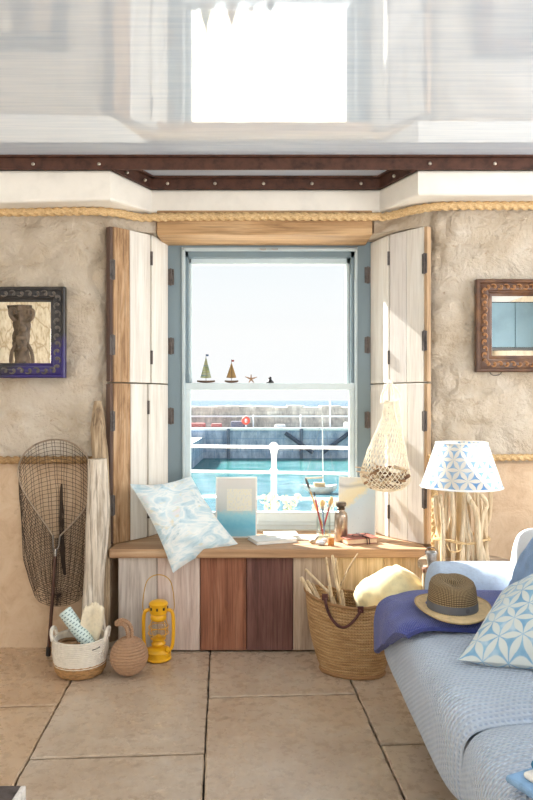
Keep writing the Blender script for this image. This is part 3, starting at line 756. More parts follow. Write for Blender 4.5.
ba = smoothp([lc+V(-.066,0,.215), lc+V(-.073,.0,.25), lc+V(-.066,.004,.32), lc+V(-.052,.006,.365), lc+V(-.02,.008,.388), lc+V(.02,.008,.388), lc+V(.052,.006,.365), lc+V(.066,.004,.32), lc+V(.073,0,.25), lc+V(.066,0,.215)], 6)
MB().tube(ba, .0022, 6).build('bail', wirem, lan)
mb = MB()
for z, r in ((.125,.047), (.155,.046)):
    mb.tube([lc+V(r*math.cos(q*PI/16), r*math.sin(q*PI/16), z) for q in range(32)], .0016, 5, closed=True)
for a in (0.6, 2.5, 3.7, 5.6):
    mb.tube(smoothp([lc+V(math.cos(a)*.036, math.sin(a)*.036, .10), lc+V(math.cos(a)*.047, math.sin(a)*.047, .13), lc+V(math.cos(a)*.044, math.sin(a)*.044, .16), lc+V(math.cos(a)*.034, math.sin(a)*.034, .186)], 4), .0016, 5)
mb.build('globe_guard', yel, lan)

# low table corner in the near left
tb = empty('low_table', V(-.62,-1.95,0), 'dark mottled table corner with pale frayed edge, low before the flagstones', 'table')
slate = simple('dark_slate', S(84,74,70), .7, var=.45, scale=30, bump=.5)
tcn = PZ(27,785,.4)
R3 = Matrix.Rotation(math.radians(4), 3, 'Z')
MB().box((tcn.x-.8, tcn.y-.7, .365), (tcn.x-.008, tcn.y, .4)).build('table_top', slate, tb, smooth=False, bevel=.004)
mb = MB().box((tcn.x-.012, tcn.y-.7, .364), (tcn.x, tcn.y-.003, .402)); mb.build('worn_edge', simple('worn_white', S(220,214,206), .8, var=.2, scale=40), tb, smooth=False, bevel=.004)
for sx in (-.75, -.08):
    for sy in (-.64, -.07):
        MB().box((tcn.x+sx-.025, tcn.y+sy-.025, 0), (tcn.x+sx+.025, tcn.y+sy+.025, .364)).build('leg', drift2, tb, smooth=False, bevel=.004)

# ================================================================== ON THE WINDOW SEAT
ZB = .4955
def marble_mat():
    m, nt, b, o = newmat('marbled_cloth'); v = coords(nt, (1,1,1), 'UV', (0,0,.7))
    n1 = noise_n(nt, coords(nt, (2.2,5.5,1), 'UV', (0,0,.5)), 1.0, 5, .55, 1.4); n2 = noise_n(nt, coords(nt, (3,7,1), 'UV', (0,0,.5)), .9, 4, .5, 2.)
    col = ramp_n(nt, n1, [(.28, S(150,188,202)), (.42, S(196,218,226)), (.52, S(236,240,238)), (.6, S(210,226,230)), (.72, S(226,222,224))])
    col = mix_n(nt, math_n(nt, 'MULTIPLY', ramp_n(nt, n2, [(.6, (0,0,0)), (.68, (1,1,1))]), .6), col, S(224,214,178))
    col = mix_n(nt, math_n(nt, 'MULTIPLY', ramp_n(nt, n2, [(.3, (1,1,1)), (.38, (0,0,0))]), .6), col, S(140,180,194))
    nt.links.new(col, b.inputs['Base Color']); b.inputs['Roughness'].default_value = .6
    b.inputs['Sheen Weight'].default_value = .2; return m
A, B, C, E = P(130,484,.02), P(191,476,.30), P(238,544,.06), P(173,573,-.085)
tag(pillow_mb(E, C, B, A, .062, 1, 34, .10, .020, 3).build('cushion', marble_mat()), 'marbled pale blue square cushion leaning at the left end of the window seat', 'cushion')

def canvas_mat(name, kind):
    m, nt, b, o = newmat(name); tc = nt.nodes.new('ShaderNodeTexCoord'); s = nt.nodes.new('ShaderNodeSeparateXYZ'); nt.links.new(tc.outputs['UV'], s.inputs[0])
    u, v = s.outputs[0], s.outputs[1]
    n = noise_n(nt, coords(nt, (4,6,1), 'UV'), 2.2, 6, .65, .5); n2 = noise_n(nt, coords(nt, (14,14,1), 'UV'), 1.5, 5, .6)
    if kind == 0:
        vv = math_n(nt, 'ADD', v, math_n(nt, 'MULTIPLY_ADD', n, .2, -.1))
        col = ramp_n(nt, vv, [(.0, S(140,196,214)), (.18, S(112,184,208)), (.36, S(150,204,216)), (.42, S(176,206,210)), (.46, S(198,204,200)), (.97, S(212,210,204))])
        ins = math_n(nt, 'MULTIPLY', math_n(nt, 'MULTIPLY', math_n(nt, 'GREATER_THAN', u, .25), math_n(nt, 'LESS_THAN', u, .9)), math_n(nt, 'MULTIPLY', math_n(nt, 'GREATER_THAN', v, .44), math_n(nt, 'LESS_THAN', v, .82)))
        sq = ramp_n(nt, n2, [(.3, S(206,208,206)), (.5, S(228,226,212)), (.7, S(232,222,178))])
        col = mix_n(nt, math_n(nt, 'MULTIPLY', ins, .8), col, sq)
    else:
        d = math_n(nt, 'ADD', math_n(nt, 'ADD', math_n(nt, 'MULTIPLY', u, -.55), v), math_n(nt, 'MULTIPLY_ADD', n, .35, -.17))
        col = ramp_n(nt, d, [(.0, S(206,222,230)), (.32, S(200,220,232)), (.42, S(234,226,192)), (.62, S(238,232,206)), (.8, S(228,230,228))])
        ridge = math_n(nt, 'ABSOLUTE', math_n(nt, 'SUBTRACT', math_n(nt, 'ADD', v, math_n(nt, 'MULTIPLY_ADD', math_n(nt, 'SINE', math_n(nt, 'MULTIPLY', u, 7)), .02, 0)), .86))
        col = mix_n(nt, math_n(nt, 'MULTIPLY', ramp_n(nt, ridge, [(.0, (1,1,1)), (.05, (0,0,0))]), .6), col, S(150,160,166))
        col = mix_n(nt, math_n(nt, 'MULTIPLY', ramp_n(nt, n2, [(.66, (0,0,0)), (.7, (1,1,1))]), .4), col, S(130,150,166))
    nt.links.new(col, b.inputs['Base Color']); b.inputs['Roughness'].default_value = .75; return m
def canvas(bl, br, hgt, lean, label, kind, th=.018):
    bl, br = V(*bl), V(*br); t = (br-bl).normalized(); n = V(t.y, -t.x, 0); up = V(0,0,1)*math.cos(lean)-n*math.sin(lean); nf = n*math.cos(lean)+V(0,0,1)*math.sin(lean)
    o = empty('painted_canvas', (bl+br)/2, label, 'painting')
    w_ = (br-bl).length
    def pt(x, y, d): return bl+t*x+up*y+nf*d
    mb = MB(); vs = [pt(x, y, d) for x in (0, w_) for y in (0, hgt) for d in (-th, 0)]
    mb.add(vs, [(0,1,3,2),(4,6,7,5),(0,4,5,1),(2,3,7,6),(0,2,6,4),(1,5,7,3)])
    mb.build('canvas_frame', canvas_white, o, smooth=False, bevel=.002)
    e = .008 if kind == 0 else .003
    MB().grid(lambda u, v: pt(lerp(e, w_-e, u), lerp(e, hgt-e, v), .0012), 1, 1).build('picture', canvas_mat('picture_%d' % kind, kind), o, smooth=False)
    return o
canvas_white = simple('canvas_white', S(236,234,228), .7, var=.03)
q0, q1 = PZ(215.5,538,ZB), PZ(257,538,ZB)
canvas(q0, q1, .310, .10, 'small seascape canvas, turquoise below and pale square above, leaning on the sash', 0)
q0, q1 = PZ(337,535.5,ZB), PZ(374,535.5,ZB); q0.y = .31; q1.y = .25
q0.x = (337.5-CX)/F*(q0.y+D); q1.x = (375-CX)/F*(q1.y+D)
canvas(q0, q1, .305, .12, 'pale sandy and blue landscape canvas leaning behind the steel bottle', 1)

def slab(c, w_, d, h, ang, name, m, label=None, cat=None, group=None, bevel=.002, parent=None, tilt=0):
    c = V(*c); mb = MB().box((c.x-w_/2, c.y-d/2, c.z), (c.x+w_/2, c.y+d/2, c.z+h), Matrix.Rotation(ang, 3, 'Z') @ Matrix.Rotation(tilt, 3, 'X'))
    o = mb.build(name, m, parent, smooth=False, bevel=bevel)
    if label: tag(o, label, cat, group)
    return o
paper = simple('paper_white', S(240,238,230), .8, var=.02)
coverm = simple('cover_grey', S(222,222,218), .6, var=.03)
c = PZ(272,541,ZB); c.z = ZB
t = empty('sketchbook', c, 'thick white sketchbook lying at the bottom of the paper pile on the seat', 'book')
slab(c, .21, .15, .0025, .35, 'cover', coverm, parent=t); slab(c+V(0,0,.003), .205, .145, .013, .35, 'page_block', paper, parent=t, bevel=.0006); slab(c+V(0,0,.0165), .21, .15, .0025, .35, 'cover', coverm, parent=t)
c = PZ(293,539,ZB); c.z = ZB
tag(slab(c+V(.055,.02,0), .13, .10, .007, -.25, 'notepad', paper), 'thin white notepad lying beside the sketchbook', 'notepad')
c = PZ(281,538,ZB); c.z = ZB+.0195
slab(c, .17, .12, .004, .12, 'paper_sheet', paper, 'loose white sheets on top of the sketchbook', 'paper')

# glass jar with brushes
jc = PZ(323.5,537,ZB); jc.z = ZB+.0005
tag(MB().lathe([(.0005,0), (.034,0), (.037,.004), (.037,.105), (.034,.115), (.034,.128), (.036,.130), (.032,.128), (.032,.113), (.034,.104), (.034,.006), (.0005,.005)], jc, 32).build('glass_jar', glassmat('jar_glass', (.94,.97,.96), .25)), 'clear glass jar holding paint brushes on the seat', 'jar')
def brush(tip, base, hw, hl, colh, colb, label, flat=1):
    tip, base = V(*tip), V(*base); ax = (tip-base).normalized(); L = (tip-base).length
    o = empty('paint_brush', base, label, 'brush')
    n0 = max(0.2, 1-(hl+.02)/L)
    MB().tube([base.lerp(tip, f_) for f_ in (0, .15, .4, n0)], [.002, .0035, .0045, .004], 8).build('handle', colh, o)
    MB().tube([base.lerp(tip, n0), base.lerp(tip, n0+.02/L)], [.005, hw*.75], 10).build('ferrule', steelscrew, o)
    e = [base.lerp(tip, lerp(n0+.018/L, 1, k/4)) for k in range(5)]
    MB().tube(e, [hw*.75, hw, hw*1.05, hw*.95, hw*.6], 12).build('bristles', colb, o)
cream_b = simple('bristle_cream', S(226,196,142), .9, var=.2, scale=50, stretch=(1,1,.2)); dark_b = simple('bristle_dark', S(70,64,62), .8, var=.3, scale=50)
hy, hr, hb = simple('handle_yellow', S(214,168,88), .4), simple('handle_red', S(176,60,66), .4), simple('handle_blue', S(110,140,176), .4)
brush(P(305.5,478,.30), jc+V(.012,0,.012), .006, .055, hy, dark_b, 'long brush with dark bristles tilting left out of the jar')
brush(P(322,500,.29), jc+V(.004,-.012,.012), .013, .03, hb, cream_b, 'round cream bristle brush upright in the middle of the jar')
brush(P(332,497,.27), jc+V(-.008,.006,.012), .012, .035, hr, cream_b, 'wide cream brush leaning right over the jar rim')
brush(P(314,492,.25), jc+V(-.004,-.018,.012), .004, .02, hr, dark_b, 'thin red handled brush in the jar')
# steel bottle
sb = PZ(341,541,ZB); sb.z = ZB
steel = simple('brushed_steel', S(176,160,144), .28, metal=1., var=.08, scale=30, stretch=(1,1,.1))
t = empty('steel_bottle', sb, 'slim steel flask with a dark stopper beside the leather notebook', 'bottle')
MB().lathe([(.0005,0), (.031,0), (.033,.003), (.033,.125), (.030,.140), (.018,.150), (.016,.153), (.016,.158)], sb, 36).build('body', steel, t)
MB().lathe([(.019,.157), (.020,.159), (.020,.166), (.017,.169), (.018,.172), (.025,.176), (.026,.190), (.023,.194), (.0005,.195)], sb, 30).build('stopper', simple('stopper_dark', S(96,84,72), .35, metal=.8), t)
# small cork bottle
cb_ = PZ(331,545.5,ZB); cb_.z = ZB
tag(MB().lathe([(.0005,0), (.014,0), (.015,.002), (.015,.034), (.013,.038), (.0005,.039)], cb_, 20).build('cork', simple('cork', S(186,124,62), .8, var=.25, scale=60)), 'short brown cork stopper standing at the front edge of the seat', 'cork')
# notebook
leather = simple('red_leather', S(158,92,76), .5, var=.15, scale=20, bump=.25)
nb = PZ(357.5,542,ZB); nb.z = ZB
t = empty('leather_notebook', nb, 'reddish leather notebook tied with a dark strap on the seat', 'notebook')
ang = .30
slab(nb, .165, .118, .003, ang, 'cover', leather, parent=t); slab(nb+V(0,0,.0032), .157, .112, .022, ang, 'page_block', simple('page_edge', S(226,196,160), .85, var=.12, scale=90, stretch=(.1,.1,6)), parent=t, bevel=.001)
slab(nb+V(0,0,.0254), .168, .12, .0045, ang, 'cover', leather, parent=t)
strapm = simple('dark_strap', S(72,52,50), .6)
Rn = Matrix.Rotation(ang, 3, 'Z')
for k, x in enumerate((.022,.034)):
    pts = [V(x,-.066,-.0), V(x,-.0635,.02), V(x-.004,-.058,.0315), V(x-.012*k-.004,0,.0325), V(x,.058,.0315), V(x,.0635,.02), V(x,.066,.0)]
    st_ = MB().tube(smoothp([nb+Rn @ p for p in pts], 5), .0028, 6).build('strap', strapm, t)
MB().tube(smoothp([nb+Rn @ V(*p) for p in ((.03,0,.034),(-.005,.02,.036),(-.03,.0,.034),(0,-.02,.035),(.03,-.01,.036),(.05,.015,.034))], 6), .0026, 6).build('strap_knot', strapm, st_)
# shells / pebbles
def shell(c, r, sx, sy, sz, name, m, label, rid):
    mb = MB(); c = V(*c)
    def fn(u, v):
        a, b_ = 2*PI*u, PI*v
        q = 1+(.10*abs(math.sin(a*rid)) if rid else .12*noise.noise(V(math.cos(a), math.sin(a), v*2+r*99)))
        return c+V(r*sx*math.sin(b_)*math.cos(a)*q, r*sy*math.sin(b_)*math.sin(a)*q, r*sz-r*sz*math.cos(b_))
    return tag(mb.grid(fn, 40, 14).build(name, m), label, 'shell' if rid else 'pebble')
shell(PZ(321,545,ZB), .018, 1.3, .9, .6, 'sea_shell', simple('shell_grey', S(196,202,206), .5, var=.2, scale=30), 'pale grey ribbed sea shell in front of the jar', 9)
shell(PZ(313,543.5,ZB), .014, 1.3, .9, .7, 'sea_shell', simple('shell_tan', S(198,172,136), .5, var=.3, scale=30), 'small tan ribbed sea shell left of the grey one', 7)
shell(PZ(325,541.5,ZB), .012, 1.3, .9, .7, 'pebble', simple('pebble_white', S(224,222,216), .5), 'small white pebble against the jar', 0)

# boats and starfish on the meeting rail
def toyboat(x, mast_y, hull_w, sail_w, sm, label, flagm):
    zt_ = 1.2925; c = P(x, 384, .475); c.z = zt_
    t = empty('toy_sailboat', c, label, 'toy boat')
    hw = hull_w/2
    def fn(u, v):
        s = 2*u-1; w_ = .013*max(.05, (1-abs(s)**3.0))**.6; a = PI*v
        return c+V(s*hw*(1+.05*math.sin(a)*0), -w_*math.cos(a), .013-.0125*math.sin(a)*(1-.3*abs(s)**2)+.002*abs(s)**3)
    mb = MB().grid(fn, 20, 8); mb.grid(lambda u, v: c+V((2*u-1)*hw, (2*v-1)*.013*max(.05, (1-abs(2*u-1)**3.0))**.6, .013+.002*abs(2*u-1)**3), 20, 2)
    mb.build('hull', simple('hull_brown', S(104,82,66), .8, var=.2, scale=50), t)
    top = 1.2-(mast_y-400)/F*(.475+D)
    ms_ = MB().tube([V(c.x,c.y,zt_+.01), V(c.x,c.y,top)], .0014, 6).build('mast', handle_w, t)
    zs = top-.018; z0 = zt_+.026
    for s, f_ in ((-1, 1.), (1, .95)):
        p0, p1, p2 = V(c.x+s*.001,c.y,zs), V(c.x+s*.001,c.y,z0), V(c.x+s*sail_w*f_,c.y,z0+.003)
        mb = MB(); 
        for d in (-.0015, .0015): mb.grid(lambda u, v: p0.lerp(p1.lerp(p2, u), v)+V(0, d-.004*math.sin(PI*u)*v, 0), 6, 6, flip=d > 0)
        mb.build('sail', sm, t)
    MB().box((c.x+.001, c.y-.0008, top-.012), (c.x+.014, c.y+.0008, top-.002)).build('flag', flagm, ms_, smooth=False)
def stripe_mat():
    m, nt, b, o = newmat('striped_sail'); s = nt.nodes.new('ShaderNodeSeparateXYZ'); nt.links.new(coords(nt), s.inputs[0])
    f = noise_n(nt, coords(nt, (6,6,90)), 1, 3); nt.links.new(ramp_n(nt, f, [(.38, S(60,110,112)), (.46, S(150,156,96)), (.54, S(160,164,148)), (.62, S(84,124,130))]), b.inputs['Base Color']); b.inputs['Roughness'].default_value = .9; return m
toyboat(206, 354, .098, .030, stripe_mat(), 'toy sailboat with green striped sails on the sash rail', simple('flag_blue', S(60,90,120), .8))
toyboat(231.5, 359.5, .074, .028, simple('tan_sail', S(150,122,78), .9), 'smaller toy sailboat with tan sails on the sash rail', simple('flag_red', S(150,70,60), .8))
sc_ = P(251,379,.475); mb = MB()
for k, a in enumerate((10, 80, 150, 232, 300)):
    a = math.radians(a+8); L = .036 if k in (0, 2) else .026
    d = V(math.cos(a), 0, math.sin(a)); mb.tube([sc_, sc_+d*L*.5, sc_+d*L], [.0055,.0036,.0012], 8)
tag(mb.build('starfish', simple('starfish_tan', S(150,118,92), .9, bump=.3, scale=90)), 'dried starfish standing on the sash rail beside the toy boats', 'starfish')

# ================================================================== HANGING STRING BAG
cream_s = simple('cream_string', S(244,234,212), .9, var=.1, scale=60)
bt = P(388.5,381,.12)
bag = empty('string_bag', bt, 'cream knotted string bag full of driftwood bits hanging from the shutter', 'bag')
# knob is part of the bag's hanging loop; bag body: rings from a narrow neck to a wide flat base
by = .085
ringsp = [(402,392,14,6),(420,391,19,10),(436,388.5,28,16),(452,386.5,38,24),(466,385.5,46,32),(476,385,50,36),(484,386,45,32),(489,387,30,22),(491,387,10,8)]
def bagring(s):
    q = s*(len(ringsp)-1); i = min(len(ringsp)-2, int(q)); f_ = q-i
    return [lerp(ringsp[i][k], ringsp[i+1][k], f_) for k in range(4)]
def bagp(a, s):
    y, x, w_, dp = bagring(s); c = P(x, y, by-.02*s)
    k = 1/ (F/(by+D))
    p = c+V(math.cos(a)*w_*.5*k, math.sin(a)*dp*.36*k-.012*s, 0)
    p.z += .012*math.sin(a*3)*s*(1-s)+.02*(math.cos(a)**2)*(1-s)*.6
    return p+V(noise.noise(p*30), noise.noise(p*30+V(3,3,3)), 0)*.004
mb = MB(); NA, NS = 32, 24
for sgn in (1, -1):
    for i in range(NA):
        mb.tube([bagp(2*PI*(i+sgn*j*.5)/NA, j/NS) for j in range(NS+1)], .0017, 4, cap=False)
mb.tube([bagp(2*PI*i/40, 0) for i in range(40)], .004, 6, closed=True)
mb.build('net', cream_s, bag, merge=0)
for (x0, x1, bulge, dy) in ((381, 399, -2, .0), (384, 395, 2, -.035)):
    pts = [P(x0, 403, by+dy*.6), P(x0+1.5, 394, .10+dy*.4), P(388, 383.5, .095+dy*.3), P(390, 381.5, .098+dy*.2), P(392, 384, .095+dy*.3), P(x1-1, 400+4*bulge, .09+dy*.5), P(x1+2, 412+6*bulge, by+dy*.8)]
    MB().tube(smoothp(pts, 6), .0052, 8).build('handle', cream_s, bag)
kb = MB(); kb.tube([P(389.5,382,.17), P(389.5,382,.075)], .006, 10); kb.sphere(P(389.5,382,.073), .0105, 8)
tag(kb.build('peg', white_paint), 'small white peg on the shutter holding up the string bag', 'peg')
# driftwood bits in the bag
bits = [simple('drift_bit_%d' % i, c, .85, var=.3, scale=30, bump=.3) for i, c in enumerate((S(150,116,84), S(196,170,138), S(112,82,62), S(214,190,156)))]
random.seed(21); nb_ = 0
for layer, (yy, wdt, num) in enumerate(((486.5,22,8), (482,34,9), (477.5,38,10), (473,36,8), (468.5,24,5))):
    for k in range(num):
        x = 386+(k/(max(1, num-1))-.5)*wdt+random.uniform(-1.5,1.5)
        c = P(x, yy+random.uniform(-1.5,1.5), by-.035+random.uniform(-.035,.02))
        a = random.uniform(-.7,.7); L = random.uniform(.018,.036); d = V(math.cos(a), random.uniform(-.5,.5), math.sin(a)).normalized()*L
        tag(stick_mb([c-d, c+V(0,0,random.uniform(-.004,.004)), c+d], random.uniform(.006,.010), random.uniform(.005,.009), nb_*1.7, 8, .3, 3).build('driftwood_bit', bits[nb_ % 4]),
            'small brown driftwood bit packed inside the hanging string bag', 'driftwood', 'driftwood bits in the string bag'); nb_ += 1
for (pa, pb) in (((355,467),(370,470)), ((356,471),(372,476)), ((372,462),(384,472))):
    tag(stick_mb([P(*pa, .04), P((pa[0]+pb[0])/2, (pa[1]+pb[1])/2-.6, .045), P(*pb, .05)], .0028, .004, pa[0], 8, .2, 3).build('driftwood_bit', bits[1]),
        'thin twig poking out of the string bag on its window side', 'twig', 'twigs poking out of the string bag')

# ================================================================== STRAW BASKET
bc2 = V((352-CX)/F*(D-.235), -.235, 0)
sb2 = empty('straw_basket', bc2, 'large woven straw market basket with brown leather handles on the floor', 'basket')
def weave_mat():
    m, nt, b, o = newmat('palm_weave'); tc = nt.nodes.new('ShaderNodeTexCoord'); s = nt.nodes.new('ShaderNodeSeparateXYZ'); nt.links.new(tc.outputs['UV'], s.inputs[0])
    rows = math_n(nt, 'MULTIPLY', s.outputs[1], 24.); rf = math_n(nt, 'FLOOR', rows); ff = math_n(nt, 'FRACT', rows)
    st = math_n(nt, 'SINE', math_n(nt, 'ADD', math_n(nt, 'MULTIPLY', s.outputs[0], 2*PI*95), math_n(nt, 'MULTIPLY', ff, 3.2)))
    hgt = math_n(nt, 'ADD', math_n(nt, 'SINE', math_n(nt, 'MULTIPLY', ff, PI)), math_n(nt, 'MULTIPLY', st, .3))
    n = noise_n(nt, coords(nt, (14, 24, 1), 'UV'), 1., 4, .6); n2 = noise_n(nt, coords(nt, (60, 24, 1), 'UV'), 2., 2)
    col = ramp_n(nt, n, [(.3, S(176,134,88)), (.5, S(204,164,114)), (.7, S(220,186,138))])
    col = mix_n(nt, math_n(nt, 'MULTIPLY', ramp_n(nt, n2, [(.56, (0,0,0)), (.64, (1,1,1))]), .5), col, S(160,116,72))
    col = mix_n(nt, ramp_n(nt, hgt, [(.0, (.75,.75,.75)), (.35, (0,0,0))]), col, S(130,92,56))
    nt.links.new(col, b.inputs['Base Color']); b.inputs['Roughness'].default_value = .8; bump_n(nt, b, hgt, .7, .006); return m
weave = weave_mat()
def bask(u, v, rin=0):
    a = 2*PI*u; lx = lerp(.140, .198, v**.8)-rin; ly = lerp(.095, .125, v**.8)-rin
    rise = .026*(abs(math.cos(a))**2.2)*v**2           # rim rises a little at both ends
    z = .012+.305*v+rise-.012*math.cos(a)*v
    b_ = .012*math.sin(PI*v)
    ca, sa = math.cos(-.32), math.sin(-.32); ex, ey = math.cos(a)*(lx+b_), math.sin(a)*(ly+b_)
    return bc2+V(ca*ex-sa*ey-.012*v, sa*ex+ca*ey, z+.003*noise.noise(V(math.cos(a)*3, math.sin(a)*3, v*4)))
mb = MB(); mb.grid(bask, 72, 40); mb.grid(lambda u, v: bask(u, 1-v, .008) if v < .999 else bask(u, .0, .008), 72, 40)
mb.grid(lambda u, v: V(lerp(bc2.x, bask(u, 0).x, v), lerp(bc2.y, bask(u, 0).y, v), bask(u,0).z*v+.012*(1-v)), 72, 4)
mb.build('body', weave, sb2)
rim = [bask(u/80, 1) for u in range(80)]
mb = MB(); L = 0
mb.tube(rim, .0075, 8, closed=True, prof=lambda i, a: 1+.2*math.sin(i*2.4+a)); mb.build('rim', weave, sb2)
mb = MB(); mb.tube([bask(u/80, 0)+V(0,0,-.004) for u in range(80)], .009, 8, closed=True); mb.build('base_ring', weave, sb2)
dleather = simple('dark_leather', S(92,48,42), .5, var=.2, scale=20)
hp = [P(326.5,604,-.455), P(328,612,-.462), P(333,623,-.47), P(340,629.5,-.475), P(347,629,-.475), P(354,623,-.472), P(359,616,-.468), P(361,614.5,-.462)]
def off_bask(p, e=.012):   # push a point just in front of the basket side
    q = p.copy(); best = min((bask(u/100, v/20) for u in range(50, 100) for v in range(6, 21)), key=lambda s: (s.x-q.x)**2+(s.z-q.z)**2)
    q.y = best.y-e; d = q.y+D; return q
hp = [off_bask(P(x, y, -.40)) for x, y in ((326.5,603),(328,612),(333,623),(340,629.5),(347,629),(354,623),(359,616),(361.5,612))]
hd_ = MB().tube(smoothp(hp, 5), .0062, 8).build('handle', dleather, sb2)
for q in (hp[0], hp[-1]):
    MB().box(q+V(-.013,.003,-.012), q+V(.013,.012,.016)).build('handle_patch', dleather, hd_, smooth=False, bevel=.003)
q = P(356,592,-.165)
MB().box(q+V(-.008,-.006,-.018), q+V(.008,-.002,.018)).build('handle_patch', dleather, sb2, smooth=False, bevel=.002)
# driftwood sticks in the basket
stick_w = wood('bleached_stick', S(176,148,112), S(222,198,162), S(240,224,196), axis=2, scale=1.3, rough=.8)
sticks = [((301,577),(312,600),(322,622),.009,.011,-0.265), ((307,580),(316,598),(326,618),.007,.010,-0.255), ((312,583),(319,600),(330,616),.007,.009,-0.205), ((305,569),(318,583),(334,600),.006,.007,-0.225), ((326,557),(328,580),(333,606),.006,.008,-0.225),
          ((332.5,555),(335,580),(341,606),.006,.008,-0.215), ((336,558),(338,585),(340,604),.004,.006,-0.165), ((358,553),(346,572),(336,598),.003,.006,-0.145), ((329,585),(331,600),(334,618),.008,.009,-0.285), ((341,590),(342,600),(344,616),.008,.009,-0.275)]
sl = ['short thick driftwood stick at the window end of the straw basket', 'driftwood stick, second from the window end of the straw basket', 'slim driftwood stick leaning third from the end of the straw basket', 'long driftwood stick leaning across the others in the straw basket',
      'tall straight bleached stick, the first of two upright in the straw basket', 'tall straight bleached stick nearest the middle of the straw basket', 'thin upright twig behind the tall sticks in the straw basket', 'thin dark twig bending outward over the straw basket towards the cushionless seat end',
      'stub of driftwood low before the tall sticks in the basket', 'stub of driftwood beside the yellow blanket in the basket']
sl[7] = 'thin bent twig leaning over towards the yellow blanket in the straw basket'
for i, (a, m_, b_, r0, r1, Y) in enumerate(sticks):
    base = bask(0, 0); bb = P(*b_, Y); bb.z = max(.1, bb.z-.08)
    tag(stick_mb([P(*a, Y+.05), P(m_[0]+1, m_[1], Y+.03), P(*b_, Y+.01), bb], r0, r1, i*2.3, 12, .18, 6).build('driftwood_stick', stick_w if i != 7 else drift2), sl[i], 'stick')
# yellow blanket bundled in the basket
ymat = simple('cream_wool', S(248,234,184), .95, var=.06, scale=40, bump=.2)
ymat.node_tree.nodes['Principled BSDF'].inputs['Sheen Weight'].default_value = .3
yc = P(394,596,-.22)
def bundle(u, v):
    a = 2*PI*u; b_ = PI*v; s = math.sin(b_)
    p = V(math.cos(a)*s*.165, math.sin(a)*s*.085, -math.cos(b_)*.115)
    n = .05*noise.noise(V(p.x*5, p.y*5+2, p.z*4))+.024*noise.noise(V(p.x*11+p.z*6, p.y*5+2, p.z*3))+.012*abs(noise.noise(V(p.x*20+p.z*16, p.y*6, p.z*6)))
    q = p+p.normalized()*n
    q.z += -.35*max(0, p.x)*.9*0+.10*-(p.x)*.35+.02*math.exp(-((p.x-.02)/.05)**2)
    return yc+q
tag(MB().grid(bundle, 72, 40).build('blanket', ymat), 'creamy yellow blanket bundled into the straw basket', 'blanket')

# ================================================================== SIDE TABLE AND LAMP
tc_ = V(.865, -.325, 0)
st = empty('side_table', tc_, 'small round driftwood side table under the stick lamp behind the sofa arm', 'side table')
tw = wood('side_table_wood', S(130,108,88), S(170,148,124), S(196,176,152), axis=0)
MB().lathe([(.0005,.470), (.205,.470), (.212,.477), (.212,.493), (.207,.4995), (.0005,.4995)], tc_, 40, wob=lambda a, z: 1+.02*math.sin(a*3+1)).build('table_top', tw, st)
for k, a in enumerate((.5, 2.0, 2.95, 4.1, 5.4)):
    d = V(math.cos(a), math.sin(a), 0)
    stick_mb([tc_+d*.17, tc_+d*.18+V(.01,.01,.22), tc_+d*.175+V(0,0,.472)], .022, .019, k*5, 12, .2, 5).build('leg', stick_w, st)
lc2 = V((461.5-CX)/F*(D-.31), -.31, .50)
lamp = empty('stick_lamp', lc2, 'table lamp of upright driftwood sticks with a blue star patterned white shade', 'lamp')
random.seed(5)
lz = lambda y: 1.2-(y-400)/F*(D-.31)
spx = [(440,.0),(446,.4),(452,.7),(458,.9),(464,1.),(470,.9),(476,.7),(482,.5),(487,.1)]
kk = 0
for k in range(20):
    a = 2*PI*k/20+random.uniform(-.08,.08); r = .098+random.uniform(-.006,.006)
    x0, y0 = math.cos(a)*r, math.sin(a)*r*.85
    top = random.uniform(.25,.33); tw_ = random.uniform(-.05,.05)
    j = lambda s: random.uniform(-s, s)
    pts = [lc2+V(x0+j(.006), y0+j(.006), .002), lc2+V(x0+j(.008), y0+j(.006), top*.35), lc2+V(x0*1.0+tw_*.3+j(.01), y0+j(.006), top*.65), lc2+V(x0*(.95)+tw_*.5+j(.01), y0*.95, top)]
    stick_mb(pts, random.uniform(.0085,.0125), random.uniform(.007,.011), k*3.7, 12, .22, 6).build('stick', stick_w, lamp)
# forked branches on the right
for pts, r in (([P(486,563,-.40), P(480,540,-.41), P(483,515,-.41), P(487,505,-.40), P(481,494,-.38)], .011), ([P(480,562,-.405), P(478,530,-.415), P(476,512,-.415), P(470,500,-.40), P(466,492,-.38)], .013), ([P(443,562,-.395), P(443,530,-.405), P(442,512,-.405), P(440,494,-.39)], .009)):
    q = [p.copy() for p in pts]; q[0].z = max(q[0].z, .508)
    stick_mb(q, r*1.05, r*.75, r*1000, 12, .25, 6).build('stick', stick_w, lamp)
rope_mb([lc2+V(.118*math.cos(q*PI/24), .104*math.sin(q*PI/24), .105+.006*math.sin(q*.5)) for q in range(96)], .0042, .02, step=.005).build('binding_cord', manila, lamp)
MB().tube(smoothp([lc2+V(-.09,-.10,.10), lc2+V(-.075,-.112,.07), lc2+V(-.04,-.118,.075), lc2+V(-.03,-.112,.10)], 6), .003, 6).build('cord_end', manila, lamp)
MB().lathe([(.0005,.003), (.045,.003), (.045,.01), (.022,.014), (.020,.30), (.018,.36), (.0005,.36)], lc2, 20).build('core_post', simple('core_wood', S(214,186,140), .7), lamp)
MB().lathe([(.0005,.33), (.022,.34), (.03,.37), (.03,.41), (.015,.44), (.0005,.445)], lc2, 20).build('bulb', simple('bulb_white', S(240,238,230), .3), lamp)
